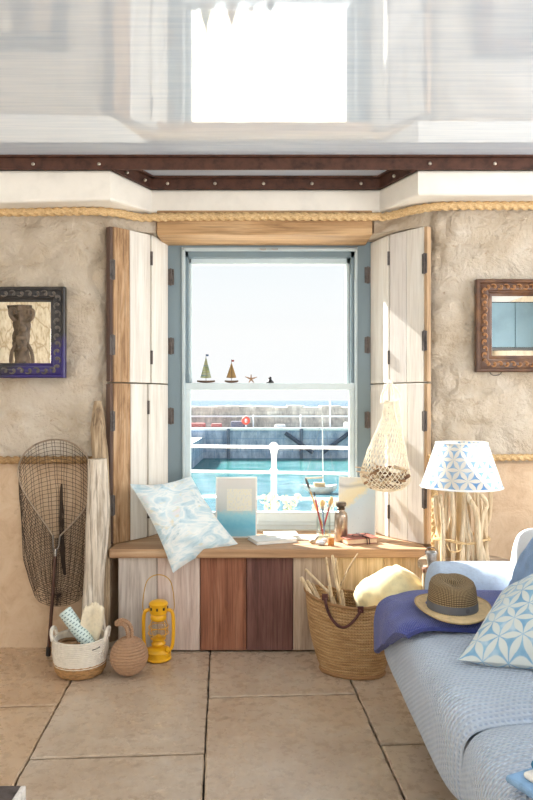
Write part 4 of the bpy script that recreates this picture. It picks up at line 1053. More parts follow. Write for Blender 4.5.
def shade_mat():
    m, nt, b, out = newmat('star_shade'); tc = nt.nodes.new('ShaderNodeTexCoord'); mp = nt.nodes.new('ShaderNodeMapping'); mp.inputs['Scale'].default_value = (2*PI*.15, .235, 1)
    nt.links.new(tc.outputs['UV'], mp.inputs[0])
    f = star_fac(nt, mp.outputs[0], 1/.060, .16); f2 = math_n(nt, 'GREATER_THAN', f, .0)
    n = noise_n(nt, coords(nt, (1,1,1)), 14, 3)
    blu = ramp_n(nt, n, [(.35, S(104,150,200)), (.5, S(142,178,214)), (.62, S(172,198,222))])
    col = mix_n(nt, f2, blu, S(226,222,212)); nt.links.new(col, b.inputs['Base Color']); b.inputs['Roughness'].default_value = .85
    tr = nt.nodes.new('ShaderNodeBsdfTranslucent'); nt.links.new(col, tr.inputs[0]); mx = nt.nodes.new('ShaderNodeMixShader'); mx.inputs[0].default_value = .35
    nt.links.new(b.outputs[0], mx.inputs[1]); nt.links.new(tr.outputs[0], mx.inputs[2]); nt.links.new(mx.outputs[0], out.inputs[0]); return m
sh0, sh1 = lz(487)-.50, lz(442.5)-.50
mb = MB().lathe([(.1735, sh0), (.109, sh1)], lc2, 64); shd_ = mb.build('lamp_shade', shade_mat(), lamp)
MB().lathe([(.172, sh0+.0015), (.1745, sh0), (.1755, sh0+.004), (.173, sh0+.008)], lc2, 64).build('shade_trim', canvas_white, shd_)
MB().lathe([(.1105, sh1-.003), (.1115, sh1+.001), (.1085, sh1+.002), (.107, sh1-.002)], lc2, 64).build('shade_trim', canvas_white, shd_)
mb = MB()
for k in range(3): a = 2*PI*k/3; mb.tube([lc2+V(0,0,.43), lc2+V(math.cos(a)*.109, math.sin(a)*.109, sh1-.004)], .0018, 6)
mb.build('shade_carrier', iron, lamp)
# horizontal driftwood piece, bucket, rope coil on the table
tag(stick_mb([V(.76,-.445,.513), V(.81,-.45,.512), V(.865,-.445,.513)], .012, .011, 3, 12, .2, 6).build('driftwood_stick', stick_w), 'short driftwood log lying before the lamp on the side table', 'stick')
bk2 = V((431.5-CX)/F*(D-.42), -.42, .5005)
pail = empty('tin_pail', bk2, 'tiny grey metal pail on the side table beside the shutter', 'pail')
tinm = simple('galvanised_tin', S(164,162,158), .45, metal=.6, var=.25, scale=40)
MB().lathe([(.0005,.02), (.017,.02), (.025,.066), (.0265,.067), (.0265,.063), (.024,.064), (.016,.022)], bk2, 28).build('bucket', tinm, pail); bkt_ = bpy.data.objects['bucket']
MB().tube(smoothp([bk2+V(-.026,0,.06), bk2+V(-.02,0,.08), bk2+V(-.004,0,.087), bk2+V(.012,0,.084), bk2+V(.026,0,.062)], 6), .002, 6).build('bail', iron, bkt_)
MB().lathe([(.0005,.0), (.0165,.0), (.0165,.02), (.0005,.021)], bk2, 20).build('foot', tinm, pail)
dk = wood('coil_brown', S(84,52,34), S(128,86,58), S(160,116,84), axis=0)
cc = V((438-CX)/F*(D-.48), -.485, .4998)
random.seed(3)
for k, (dx, dy, a, L, r) in enumerate(((-.034,-.006,.25,.036,.012), (-.004,-.012,-.2,.034,.013), (.032,-.004,.15,.03,.012), (.015,.022,.5,.03,.011))):
    c = cc+V(dx, dy, r*1.05); d = V(math.cos(a), math.sin(a), 0)*L
    tag(stick_mb([c-d, c+V(0,0,.003), c+d], r, r*.8, k*7, 12, .3, 4).build('driftwood_chunk', dk if k < 2 else drift), 'knobbly driftwood chunk heaped beside the tin pail on the side table', 'driftwood', 'driftwood chunks on the side table')

# ================================================================== SOFA
def knit_mat(name, c, dark, kx=.020, ky=.016, cz='Object'):
    m, nt, b, o = newmat(name); tc = nt.nodes.new('ShaderNodeTexCoord'); s = nt.nodes.new('ShaderNodeSeparateXYZ'); nt.links.new(tc.outputs['UV'], s.inputs[0])
    U = math_n(nt, 'DIVIDE', s.outputs[0], kx); Vv = math_n(nt, 'DIVIDE', s.outputs[1], ky)
    row = math_n(nt, 'FLOOR', Vv); U2 = math_n(nt, 'ADD', U, math_n(nt, 'MULTIPLY', row, .5))
    fu = math_n(nt, 'SUBTRACT', math_n(nt, 'FRACT', U2), .5); fv = math_n(nt, 'SUBTRACT', math_n(nt, 'FRACT', Vv), .5)
    d = math_n(nt, 'SQRT', math_n(nt, 'ADD', math_n(nt, 'MULTIPLY', math_n(nt, 'MULTIPLY', fu, fu), 1.0), math_n(nt, 'MULTIPLY', math_n(nt, 'MULTIPLY', fv, fv), 2.6)))
    n = noise_n(nt, coords(nt), 9, 4); n2 = noise_n(nt, coords(nt), 120, 2)
    hole = ramp_n(nt, math_n(nt, 'ADD', d, math_n(nt, 'MULTIPLY_ADD', n2, .12, -.06)), [(.16, (1,1,1)), (.36, (0,0,0))])
    col = ramp_n(nt, n, [(.3, tuple(k*.93 for k in c)), (.6, c)])
    col = mix_n(nt, math_n(nt, 'MULTIPLY', hole, .6), col, dark)
    nt.links.new(col, b.inputs['Base Color']); b.inputs['Roughness'].default_value = .95; b.inputs['Sheen Weight'].default_value = .25
    bump_n(nt, b, d, 1., .008); return m
throw = knit_mat('honeycomb_knit', S(206,220,238), S(150,176,212), .0145, .0125)
sofa_f = simple('sofa_linen', S(188,204,224), .9, var=.06, scale=90, bump=.15, bdist=.002)
sofa = empty('sofa', (.95,-1.8,0), 'pale blue honeycomb knit covered sofa with a low rolled arm', 'sofa')
XF = .425; ZS = .475; ZB2 = .25; SY0, SY1, SY2 = -.66, -1.70, -3.0
def cushion(y0, y1, name, sag=0, uoff=0):
    cyc = (y0+y1)/2; hy = abs(y0-y1)/2
    # profile across X: from under the front edge, up the face, over the top to the back
    prof = [(XF+.05, ZB2-.01), (XF+.012, ZB2), (XF, ZB2+.06), (XF+.0, .37), (XF+.006, .42), (XF+.025, .452), (XF+.06, .470), (XF+.12, .480), (XF+.25, .488), (XF+.4, .486), (XF+.62, .47)]
    pp = smoothp([V(x, 0, z) for x, z in prof], 5); Ls = [0]
    for a, b_ in zip(pp, pp[1:]): Ls.append(Ls[-1]+(b_-a).length)
    n = len(pp)-1
    def fn(u, v):
        i = min(n, int(round(u*n))); p = pp[i]; s = 2*v-1
        e = abs(s)**9; y = cyc-hy*s*(1-.0*e)
        cx_, cz_ = XF+.34, .34
        sh = 1-.17*(abs(s)**14)-.05*(abs(s)**5)
        zz = .30+(p.z-.30)*(sh if p.z > .30 else 1); xx = XF+.36+(p.x-XF-.36)*(1-.06*abs(s)**14-.03*abs(s)**5 if p.x < XF+.3 else 1)
        w = .006*noise.noise(V(xx*6, y*6, zz*6+uoff))+.004*noise.noise(V(xx*14, y*9, zz*10+uoff))
        return V(xx-w*.6, y, zz+w)
    mb = MB(); mb.grid(fn, n, 70)
    for f in range(len(mb.f)):
        u = mb.uv[f]; mb.uv[f] = [(Ls[min(n, int(round(q[0]*n)))], q[1]*2*hy+uoff) for q in u]
    return mb.build(name, throw, sofa)
cushion(SY0, SY1, 'seat_cushion', 0, 0); cushion(SY1-.004, SY2, 'seat_cushion', 0, 3.3)
MB().box((XF+.12, SY2, .10), (1.36, SY0-.02, .30)).build('base', sofa_f, sofa, smooth=False, bevel=.02)
legw = wood('sofa_leg_wood', S(92,62,40), S(124,88,58), S(146,110,76))
for x in (XF+.2, 1.28):
    for y in (SY0-.1, SY2+.1):
        MB().lathe([(.018,0), (.026,.10)], (x,y,0), 16, cap=True).build('leg', legw, sofa)
# arm: rolled end, runs along X at the far end
ay, az, ar = -.665, .49, .09
arm_x0 = .655
def armf(u, v):
    a = 2*PI*u; x = lerp(arm_x0, 1.36, v)
    r = ar*(1+.04*math.sin(a*2))
    z = az+math.sin(a)*r*1.0; y = ay+math.cos(a)*r*1.25
    if z < az-.02: z = az-.02-(az-.02-z)*2.2
    return V(x, y, z)
mb = MB().grid(armf, 40, 12)
# rounded front end
def armend(u, v):
    a = 2*PI*u; q = 1-v; p = armf(u, 0); c = V(arm_x0, ay, az-.03); e = math.sin(v*PI/2)
    return V(arm_x0-.045*e, lerp(c.y, p.y, math.cos(v*PI/2)), lerp(c.z, p.z, math.cos(v*PI/2)))
mb.grid(armend, 40, 10, flip=True)
mb.build('arm', sofa_f, sofa)
# back
def backp(u, v):
    # u: around profile in X-Z, v along Y
    prof = backc; i = min(len(prof)-1, int(round(u*(len(prof)-1)))); p = prof[i]; s = 2*v-1
    e = abs(s)**10
    return V(p.x+(1.08-p.x)*.45*e, lerp(-.60, SY2, v), p.z-(p.z-.45)*.16*e if p.z > .45 else p.z)
backc = smoothp([V(.875,0,.30), V(.87,0,.45), V(.88,0,.60), V(.90,0,.685), V(.935,0,.725), V(1.0,0,.738), V(1.14,0,.735), V(1.22,0,.70), V(1.24,0,.5), V(1.24,0,.15)], 5)
mb = MB().grid(backp, len(backc)-1, 60)
mb.grid(lambda u, v: backp(u, 0).lerp(V(1.08,-.60,.4), v), len(backc)-1, 4)
mb.grid(lambda u, v: backp(u, 1).lerp(V(1.08,SY2,.4), v), len(backc)-1, 4)
mb.build('backrest', simple('back_cover', S(226,230,234), .92, var=.03, scale=60, bump=.15), sofa)

# navy blanket
def fine_knit(name, c):
    m, nt, b, o = newmat(name); tc = nt.nodes.new('ShaderNodeTexCoord'); s = nt.nodes.new('ShaderNodeSeparateXYZ'); nt.links.new(tc.outputs['UV'], s.inputs[0])
    w = math_n(nt, 'MULTIPLY', math_n(nt, 'SINE', math_n(nt, 'MULTIPLY', s.outputs[1], 2*PI*70)), math_n(nt, 'SINE', math_n(nt, 'MULTIPLY', s.outputs[0], 2*PI*60)))
    n = noise_n(nt, coords(nt), 18, 3)
    nt.links.new(ramp_n(nt, math_n(nt, 'MULTIPLY_ADD', w, .14, n), [(.3, tuple(k*.8 for k in c)), (.6, c), (.8, tuple(min(1, k*1.25) for k in c))]), b.inputs['Base Color'])
    b.inputs['Roughness'].default_value = .9; b.inputs['Sheen Weight'].default_value = .4; bump_n(nt, b, w, .6, .004); return m
navy = fine_knit('navy_knit', S(62,76,160))
def blank(u, v, lift):
    # u 0 far .. 1 near ; v 0 inner (towards the back) .. 1 hanging end
    yf = lerp(-.80, -1.20-.02*math.sin(v*5), u); hang = lerp(.15, -.01, u**.9)
    Lt = .90-XF+hang; s = v*Lt; top = .90-(XF-.0)
    z0 = .487+.012*math.sin(PI*u)+.006*noise.noise(V(u*3, v*5, 1))
    th_ = .03*lift*min(1, 8*min(u+.02, 1.02-u))**.5
    if s < top-.045: x, z, nx, nz = .90-s, z0-.02*max(0, (s-top+.12)/.1)**2, 0, 1
    else:
        q = s-(top-.045); a = min(PI/2, q/.045*.9)
        x = XF+.045-.052*math.sin(a); z = z0-.014-.045*(1-math.cos(a))-max(0, q-.0785*.64)*1.0
        nx, nz = -math.sin(a), math.cos(a)
    w = .006*math.sin(u*9+v*2)*v
    return V(x+nx*(th_+w+.004), yf, z+nz*(th_+.004))
mb = MB(); mb.grid(lambda u, v: blank(u, v, 1), 40, 60); mb.grid(lambda u, v: blank(u, v, 0), 40, 60, flip=True)
for fu in (0, 1): mb.grid(lambda u, v: blank(fu, v, u), 3, 60)
mb.grid(lambda u, v: blank(u, 1, v), 40, 3); mb.grid(lambda u, v: blank(u, 0, v), 40, 3)
tag(mb.build('folded_blanket', navy, merge=1e-4), 'folded navy blue knitted blanket draped over the sofa seat edge', 'blanket')

# straw hat
hc = V(.597, -1.085, .527)
hat = empty('straw_hat', hc, 'straw trilby hat with a grey ribbon resting on the navy blanket', 'hat')
def hat_mat():
    m, nt, b, o = newmat('hat_straw'); tc = nt.nodes.new('ShaderNodeTexCoord'); s = nt.nodes.new('ShaderNodeSeparateXYZ'); nt.links.new(tc.outputs['UV'], s.inputs[0])
    w = math_n(nt, 'MULTIPLY', math_n(nt, 'SINE', math_n(nt, 'MULTIPLY', math_n(nt, 'ADD', s.outputs[0], math_n(nt, 'MULTIPLY', s.outputs[1], .35)), 2*PI*46)), math_n(nt, 'SINE', math_n(nt, 'MULTIPLY', math_n(nt, 'SUBTRACT', s.outputs[0], math_n(nt, 'MULTIPLY', s.outputs[1], .35)), 2*PI*46)))
    nt.links.new(ramp_n(nt, w, [(.0, S(88,70,46)), (.3, S(158,130,90)), (.7, S(206,180,136))]), b.inputs['Base Color']); b.inputs['Roughness'].default_value = .8; bump_n(nt, b, w, .5, .004); return m
hatw = hat_mat(); brimm = simple('brim_straw', S(226,198,150), .8, var=.1, scale=50, stretch=(1,1,4), bump=.3)
def crown(u, v):
    a = 2*PI*u
    prof = [(1.0,0),(.99,.25),(.965,.55),(.93,.78),(.86,.93),(.74,1.0),(.55,1.0),(.3,.955),(.001,.94)]
    q = v*(len(prof)-1); i = min(len(prof)-2, int(q)); r, h = lerp(prof[i][0], prof[i+1][0], q-i), lerp(prof[i][1], prof[i+1][1], q-i)
    x = math.cos(a)*r*.078; y = math.sin(a)*r*.089
    pin = 1-.10*max(0, -math.sin(a))**3*h
    H_ = .090+.008*math.sin(a)
    return hc+V(x*pin, y, .006+h*H_-.006*math.exp(-(x/.022)**2)*max(0, h-.6)*2)
MB().grid(crown, 64, 32).build('crown', hatw, hat)
def brim(u, v):
    a = 2*PI*u; r = lerp(.077, .117, v); ry = lerp(.088, .130, v)
    up = .018*v**2*(abs(math.cos(a))**2.)*.8-.010*v*max(0, -math.sin(a))+.012*v*v*max(0, math.sin(a))
    return hc+V(math.cos(a)*r, math.sin(a)*ry, .006+up)
mb = MB().grid(brim, 64, 8); mb.grid(lambda u, v: brim(u, v)+V(0,0,-.003), 64, 8, flip=True); mb.build('brim', brimm, hat)
MB().tube([brim(i/64, 1)+V(0,0,-.0015) for i in range(64)], .0026, 6, closed=True).build('brim_edge', simple('brim_edge', S(188,160,116), .8), hat)
ribbon = simple('grey_ribbon', S(100,102,108), .7, var=.08)
def band(u, v):
    p = crown(u, .02+v*.20*.75); c = hc+V(0,0,p.z-hc.z); d = (p-c); d.z = 0
    return V(p.x, p.y, hc.z+.008+v*.024)+d.normalized()*.002
bnd_ = MB().grid(band, 64, 3).build('hat_band', ribbon, hat)
bp = band(.80, .5); MB().sphere(bp, .0085, 8, (.9,.35,.9)).build('badge', simple('badge_grey', S(84,86,92), .5), bnd_)

# cushions on the sofa
def star_cloth(name, sz):
    m, nt, b, o = newmat(name); tc = nt.nodes.new('ShaderNodeTexCoord'); f = star_fac(nt, tc.outputs['UV'], sz, .17)
    n = noise_n(nt, coords(nt, (4,4,1), 'UV'), 1.6, 4)
    fac = ramp_n(nt, math_n(nt, 'ADD', f, math_n(nt, 'MULTIPLY_ADD', n, .06, -.03)), [(.0, (0,0,0)), (.03, (1,1,1))])
    blu = ramp_n(nt, n, [(.3, S(112,164,204)), (.5, S(142,186,214)), (.66, S(188,212,226))])
    nt.links.new(mix_n(nt, fac, blu, S(214,222,220)), b.inputs['Base Color']); b.inputs['Roughness'].default_value = .85; b.inputs['Sheen Weight'].default_value = .2
    return m
A = PZ(457,660,.492); 
def Pd(x, y, d): return P(x, y, d-D)
Dp = Pd(501,592,2.16); Cc = V(.90,-1.43,.80); Bp = V(.845,-1.60,.505)
tag(pillow_mb(A, Bp, Cc, Dp, .065, 1, 30, .07, .010, 8).build('cushion', star_cloth('star_cloth', 5.6)), 'square cushion with a tie-dyed blue star pattern in front of the hat', 'cushion')
bknit = fine_knit('blue_cable_knit', S(146,190,242))
def bumps(nt): pass
A = Pd(492,596,2.5); Dp = Pd(505,528,2.56); Cc = Pd(640,500,2.2); Bp = Pd(640,600,2.12)
A = V(.865,-.82,.505); Bp = V(.84,-1.19,.51); Cc = V(.99,-1.29,.85); Dp = V(1.03,-.95,.83)
tag(pillow_mb(A, Bp, Cc, Dp, .075, 1, 36, .05, .012, 12).build('cushion', bknit), 'plain sky blue knitted cushion against the sofa back', 'cushion')
# folded blue cloths at the near end
fc = PZ(528,772,.5)
t = empty('folded_throw', (fc.x+.09, fc.y-.1, .49), 'folded teal and white cloth at the near end of the sofa', 'cloth')
Rt = .45
slab((fc.x+.14, fc.y-.05, .485), .30, .24, .014, Rt, 'lower_fold', simple('pale_blue_cloth', S(140,178,216), .9, var=.15, scale=40, bump=.3), parent=t, bevel=.006)
slab((fc.x+.15, fc.y-.055, .4995), .27, .21, .012, Rt, 'white_fold', paper, parent=t, bevel=.005)
slab((fc.x+.16, fc.y-.02, .5118), .28, .16, .016, Rt, 'upper_fold', simple('teal_cloth', S(64,132,172), .85, var=.15, scale=20), parent=t, bevel=.007)

# ================================================================== OUTSIDE
WZ = -2.5
def water_mat():
    m, nt, b, o = newmat('sea_water'); v = coords(nt); s = nt.nodes.new('ShaderNodeSeparateXYZ'); nt.links.new(v, s.inputs[0])
    n = noise_n(nt, coords(nt, (.12,.35,1)), 1.0, 5, .6); yy = math_n(nt, 'ADD', math_n(nt, 'DIVIDE', s.outputs[1], 100.), math_n(nt, 'MULTIPLY_ADD', n, .16, -.08))
    col = ramp_n(nt, yy, [(.20, S(104,146,158)), (.27, S(84,140,152)), (.34, S(14,124,128)), (.44, S(4,112,106)), (.9, S(50,100,128))])
    col = mix_n(nt, math_n(nt, 'MULTIPLY', ramp_n(nt, noise_n(nt, coords(nt, (.35,1.5,1)), 1.3, 5, .7), [(.5, (0,0,0)), (.62, (1,1,1))]), .5), col, S(150,184,190))  # sparkle on the ripples painted into the water colour as pale streaks
    nt.links.new(col, b.inputs['Base Color']); b.inputs['Roughness'].default_value = .12
    b1 = noise_n(nt, coords(nt, (.5,1.6,1)), 1.6, 5, .62); bump_n(nt, b, b1, 1., .8); return m
struct(MB().add([V(-900,14,WZ), V(900,14,WZ), V(900,4000,WZ), V(-900,4000,WZ)], [(0,1,2,3)]).build('sea_water', water_mat(), smooth=False))
added_sand = simple('bounce_sand', S(238,226,200), .9, var=.05, scale=1.5)
struct(MB().add([V(-40,3.1,-1.7), V(40,3.1,-1.7), V(40,16.5,-2.6), V(-40,16.5,-2.6)], [(0,1,2,3)]).build('added_pale_beach', added_sand, smooth=False))  # unseen bright sand, added to whiten the window reflection in the ceiling
conc = simple('quay_concrete', S(214,208,198), .9, var=.08, scale=3)
struct(MB().box((-40,.8,-3.), (40,3.1,-.25)).build('street', conc, smooth=False))
# harbour railing
railp = simple('white_rail_paint', S(240,240,238), .5, var=.03)
hrz = empty('harbour_railing', (0,2.5,-.25), 'white harbour railing with ball-topped posts outside the window', 'railing')
def rl(x): return 2.52-.16*x      # slightly skew to the wall
def railpt(px, py):
    Y = 2.5
    for _ in range(4): X = (px-CX)/F*(Y+D); Y = rl(X)
    return P(px, py, Y)
c0 = railpt(274,447)
for z, r in ((c0.z, .013), (c0.z-.212, .011), (c0.z-.425, .011)):
    MB().tube([V(x, rl(x), z) for x in (-7,-3.5,0,3.5,7)], r, 10).build('rail', railp, hrz)
for k in range(-3, 4):
    x = c0.x+k*1.95; y = rl(x)
    MB().lathe([(.05,-.25), (.05,-.2), (.026,-.18), (.024,c0.z-.44), (.034,c0.z-.43), (.034,c0.z-.40), (.024,c0.z-.39), (.022,c0.z-.225), (.034,c0.z-.215), (.034,c0.z-.19), (.022,c0.z-.18), (.021,c0.z-.06), (.028,c0.z-.05)]+[(.041*math.cos(a), c0.z+.041*math.sin(a)) for a in [(-.9+i*(PI/2+.9)/8) for i in range(9)]], (x, y, 0), 20).build('post', railp, hrz)
# pier
def pier_mat(name, a, b_, c, rows=1.):
    m, nt, b, o = newmat(name); n = noise_n(nt, coords(nt, (1.6,1,.7)), 1.1, 7, .75)
    br = nt.nodes.new('ShaderNodeTexBrick'); br.inputs['Scale'].default_value = 1.; br.inputs['Brick Width'].default_value = 1.1; br.inputs['Row Height'].default_value = .42; br.inputs['Mortar Size'].default_value = .02
    nt.links.new(coords(nt, (1,1,1), 'Object', (PI/2,0,0)), br.inputs['Vector'])
    br.inputs['Color1'].default_value = rgb(b_); br.inputs['Color2'].default_value = rgb(c); br.inputs['Mortar'].default_value = rgb(a)
    col = mix_n(nt, ramp_n(nt, n, [(.36, (1,1,1)), (.7, (0,0,0))]), br.outputs['Color'], tuple(k*.55 for k in a))
    nt.links.new(col, b.inputs['Base Color']); b.inputs['Roughness'].default_value = .9; return m
pier = empty('stone_pier', (0,41,WZ), 'long stone harbour pier across the water outside the window', 'pier')
pw_ = pier_mat('pier_wet_stone', S(160,186,220), S(206,220,236), S(226,230,236)); pd_ = pier_mat('pier_dry_stone', S(206,198,188), S(246,240,226), S(236,226,210))
MB().box((-45,41,-3.2), (45,49,-.68)).build('quay_wall', pw_, pier, smooth=False)
MB().box((-45,45,-.68), (45,47.2,.62)).build('parapet', pd_, pier, smooth=False)
mb = MB(); random.seed(2)
x = -45
while x < 45:
    w_ = random.uniform(.6,1.6); mb.box((x,44.9,.60), (x+w_-.04,47.3,.62+random.uniform(.05,.22))); x += w_
mb.build('coping', pd_, pier, smooth=False)
MB().box((-45,40.9,-.72), (45,41.5,-.56)).build('kerb', railp, pier, smooth=False)
MB().box((-45,44.7,.02), (45,44.95,.14)).build('handrail', railp, pier, smooth=False)
MB().box((-14,34,-3.2), (-4.0,41,-1.15)).build('landing_block', pw_, pier, smooth=False)
for x in (1.2, 5.2):
    s = 1 if x < 3 else -1
    mb = MB(); mb.tube([V(x,40.9,-.9), V(x+s*1.7,40.4,-2.1)], .13, 8); mb.build('timber_brace', simple('wet_timber', S(76,84,100), .8), pier)
for x in (-2.4, 2.2, 6.4): MB().tube([V(x,40.8,-2.6), V(x,40.8,-.6)], .10, 8).build('fender_post', simple('fender_grey', S(110,120,136), .8), pier)
for x, h in ((4.3,1.9), (-.9,.9), (2.3,.9), (7.2,.8)): MB().tube([V(x,44,-.68), V(x,44,-.68+h)], .05, 8).build('lamp_standard', railp, pier)
# things standing on the pier
boxm = [simple('crate_%d' % i, c, .8) for i, c in enumerate((S(170,104,98), S(84,116,160), S(200,200,198), S(104,104,116)))]
for i, (x, w_, h, k, lb) in enumerate(((-4.6,1.1,.6,0,'low red fish crate on the pier, nearest the window edge'), (-3.3,.7,.55,0,'small red crate on the pier beside the low one'), (-5.7,.5,.9,1,'narrow blue bin on the far pier'), (-1.9,.9,.8,3,'dark round-backed heap of pots on the pier'), (.9,.7,.45,2,'white box on the pier past the railing post'), (5.4,.5,.7,2,'white upright box at the far end of the pier'))):
    o = tag(MB().box((x-w_/2,42.6,-.68), (x+w_/2,43.4,-.68+h*.6)).build('crate', boxm[k], smooth=False, bevel=.08), lb, 'crate')
lb_ = tag(MB().tube([V(-1.35+.2*math.cos(a*PI/12), 42.4, -.15+.2*math.sin(a*PI/12)) for a in range(24)], .08, 8, closed=True).build('life_ring', simple('ring_red', S(206,84,66), .6)), 'red life ring on a stand along the pier', 'life ring')
MB().tube([V(-1.35,42.5,-.68), V(-1.35,42.5,.2)], .05, 8).build('stand', railp, lb_)
# moored sailboat
bcn = P(320,487.5,24.5); bcn.z = WZ
sbt = empty('moored_sailboat', bcn, 'small moored sailboat with a bare mast near the quay', 'boat')
hullm = simple('hull_white', S(206,204,198), .4); 
def hull(u, v):
    s = 2*u-1; w_ = .34*max(.02, 1-abs(s)**2.2)**.7; a = PI*v
    return bcn+V(s*.68-.1*s*s*0, -w_*math.cos(a), .26-.36*math.sin(a)*(1-.5*s*s)+.10*s*s)
mb = MB().grid(hull, 24, 12); mb.grid(lambda u, v: bcn+V((2*u-1)*.68, (2*v-1)*.34*max(.02, 1-abs(2*u-1)**2.2)**.7, .26+.10*(2*u-1)**2), 24, 4); mb.build('hull', hullm, sbt)
MB().box(bcn+V(-.25,-.16,.2), bcn+V(.2,.16,.42)).build('cabin', simple('cabin_tan', S(190,160,120), .6), sbt, smooth=False, bevel=.04)
MB().tube([bcn+V(.12,0,.2), bcn+V(.1,0,3.15)], .022, 8).build('mast', simple('mast_alu', S(214,210,204), .4), sbt)
MB().tube([bcn+V(.12,0,.62), bcn+V(-.6,.02,.58)], .035, 8).build('boom', simple('boom_tan', S(186,164,140), .6), sbt)
mb = MB()
for e in (V(.66,0,.36), V(-.66,0,.36)): mb.tube([bcn+V(.1,0,3.0), bcn+e], .006, 4)
mb.build('rigging', simple('rig_grey', S(150,150,150), .5), sbt)

# flowers outside on the sill
petal = simple('white_petal', S(206,198,172), .8, var=.05); stemm = simple('flower_stem', S(150,160,112), .8); potm = simple('planter_white', S(226,224,218), .7)
random.seed(12)
fl_lab = ['cream flower clump right behind the seascape canvas', 'white flower clump behind the sash at the middle of the window', 'white flower clump behind the sash next to the brush jar', 'small white flower clump behind the pale landscape canvas']
for i, (xs, ys) in enumerate((((224,505,4),(219,507,3),(228,506,3)), ((266,501,6),(273,497,6),(270,507,5)), ((284,500,6),(292,503,7),(287,507,5),(297,500,5)), ((318,508,6),(324,503,6),(330,510,5))) if False else []): pass
clumps = [[(219,506,4),(225,503,4),(229,507,4)], [(264,499,6),(271,497,6),(268,507,5),(276,505,5)], [(285,499,6),(292,503,7),(297,498,6),(287,508,5)], [(316,508,6),(322,503,6),(329,509,6),(335,503,5)]]
for i, cl in enumerate(clumps):
    xm = sum(c[0] for c in cl)/len(cl); o3 = P(xm, 520, .70); o3.z = .5
    t = empty('flowering_plant', o3, fl_lab[i], 'flowers', None)
    MB().lathe([(.0005,0), (.034,.0), (.045,.055), (.047,.058), (.042,.058), (.0005,.05)], o3, 20).build('pot', potm, t)
    mb = MB()
    for (x, y, r) in cl:
        h = P(x, y, .70+random.uniform(-.02,.02)); mb.tube(smoothp([o3+V(0,0,.05), o3.lerp(h,.5)+V(0,0,.01), h], 3), .0022, 5)
        hd = MB()
        for k in range(22):
            d = V(random.gauss(0,1), random.gauss(0,1), random.gauss(0,.8)).normalized()*r*.0042
            c = h+d; n = d.normalized(); e1 = n.orthogonal().normalized(); e2 = n.cross(e1)
            for q in range(5):
                a = 2*PI*q/5; dd = e1*math.cos(a)+e2*math.sin(a); tt = n.cross(dd)
                hd.add([c, c+dd*.006+tt*.004+n*.001, c+dd*.0095+n*.002, c+dd*.006-tt*.004+n*.001], [(0,1,2,3)])
        hd.build('flower_head', petal, t, merge=0)
    mb.build('stems', stemm, t)

# ================================================================== SEEN IN THE MIRRORS
oak = simple('carved_oak', S(120,104,88), .6, var=.35, scale=14, bump=.8, bdist=.02)
pb = V(-2.08,-2.55,0)
cpst = empty('carved_post', pb, 'dark carved wooden post by the stone wall, reflected in the black framed mirror', 'carving')
def shaft(a, z): return .8+.16*math.sin(a*2+z*7)+.10*math.sin(a*5-z*13)+.07*math.sin(a*3+z*31)+.22*noise.noise(V(math.cos(a)*2.5, math.sin(a)*2.5, z*11))
MB().lathe([(.11,0), (.11,.1), (.08,.14)]+[(.08+.012*math.sin(z*.3), z*.025) for z in range(8, 76)]+[(.085,1.92), (.10,1.95), (.10,2.0), (.0005,2.01)], pb, 48, wob=shaft).build('shaft', oak, cpst)
fd = V(.36,.93,0).normalized(); sd_ = V(.93,-.36,0)
fp_ = lambda x, d, z: pb+sd_*x+fd*d+V(0,0,z)
mb = MB(); mb.sphere(fp_(.005,.085,1.80), .034, 8)
mb.tube(smoothp([fp_(.005,.075,1.77), fp_(0,.078,1.73), fp_(0,.080,1.68), fp_(.005,.078,1.60), fp_(-.005,.08,1.52), fp_(-.01,.08,1.42), fp_(.02,.075,1.30), fp_(-.01,.07,1.18), fp_(.02,.07,1.05)], 3), [.02,.022,.03,.045,.048,.046,.044,.042,.036,.034,.04,.045,.052,.052,.05,.048,.045,.042,.04,.038,.034,.03,.028,.026,.02][:25], 12)
for x in (-.024,.024): mb.sphere(fp_(x,.112,1.63), .02, 6)
for s_ in (-1, 1): mb.tube(smoothp([fp_(s_*.04,.08,1.68), fp_(s_*.078,.085,1.60), fp_(s_*.085,.085,1.50), fp_(s_*.05,.10,1.42)], 5), .015, 8)
mb.build('relief', oak, cpst)
for s_ in (-1, 1):
    MB().tube(smoothp([fp_(s_*.05,.06,1.86), fp_(s_*.085,.07,1.90), fp_(s_*.09,.07,1.95), fp_(s_*.06,.07,1.96), fp_(s_*.05,.07,1.92)], 5), .017, 8).build('scroll', oak, cpst)
    MB().tube(smoothp([fp_(s_*.07,.05,1.40), fp_(s_*.09,.06,1.32), fp_(s_*.06,.07,1.24), fp_(s_*.09,.06,1.14), fp_(s_*.06,.07,1.04)], 5), .014, 8).build('scroll', oak, cpst)
teal = simple('teal_cabinet', S(140,170,182), .5, var=.08, scale=4)
kc = empty('wall_cabinet', (2.4,-3.45,1.68), 'blue-grey wall cupboards reflected in the brown framed mirror', 'cabinet')
MB().box((1.95,-3.7,1.70), (2.775,-3.32,2.14)).build('carcass', simple('cabinet_dark', S(60,72,80), .7), kc, smooth=False)
for xa, xb in ((1.955,2.375), (2.38,2.77)): MB().box((xa,-3.32,1.705), (xb,-3.298,2.13)).build('door', teal, kc, smooth=False, bevel=.004)
wt = empty('kitchen_counter', (2.4,-3.45,0), 'dark kitchen counter below the blue-grey wall cupboards', 'counter')
MB().box((1.97,-3.7,.0), (2.775,-3.3,.88)).build('carcass', simple('cabinet_dark2', S(60,72,80), .7), wt, smooth=False)
MB().box((1.94,-3.72,.88), (2.775,-3.27,.92)).build('worktop', simple('worktop_dark', S(70,62,56), .4), wt, smooth=False)

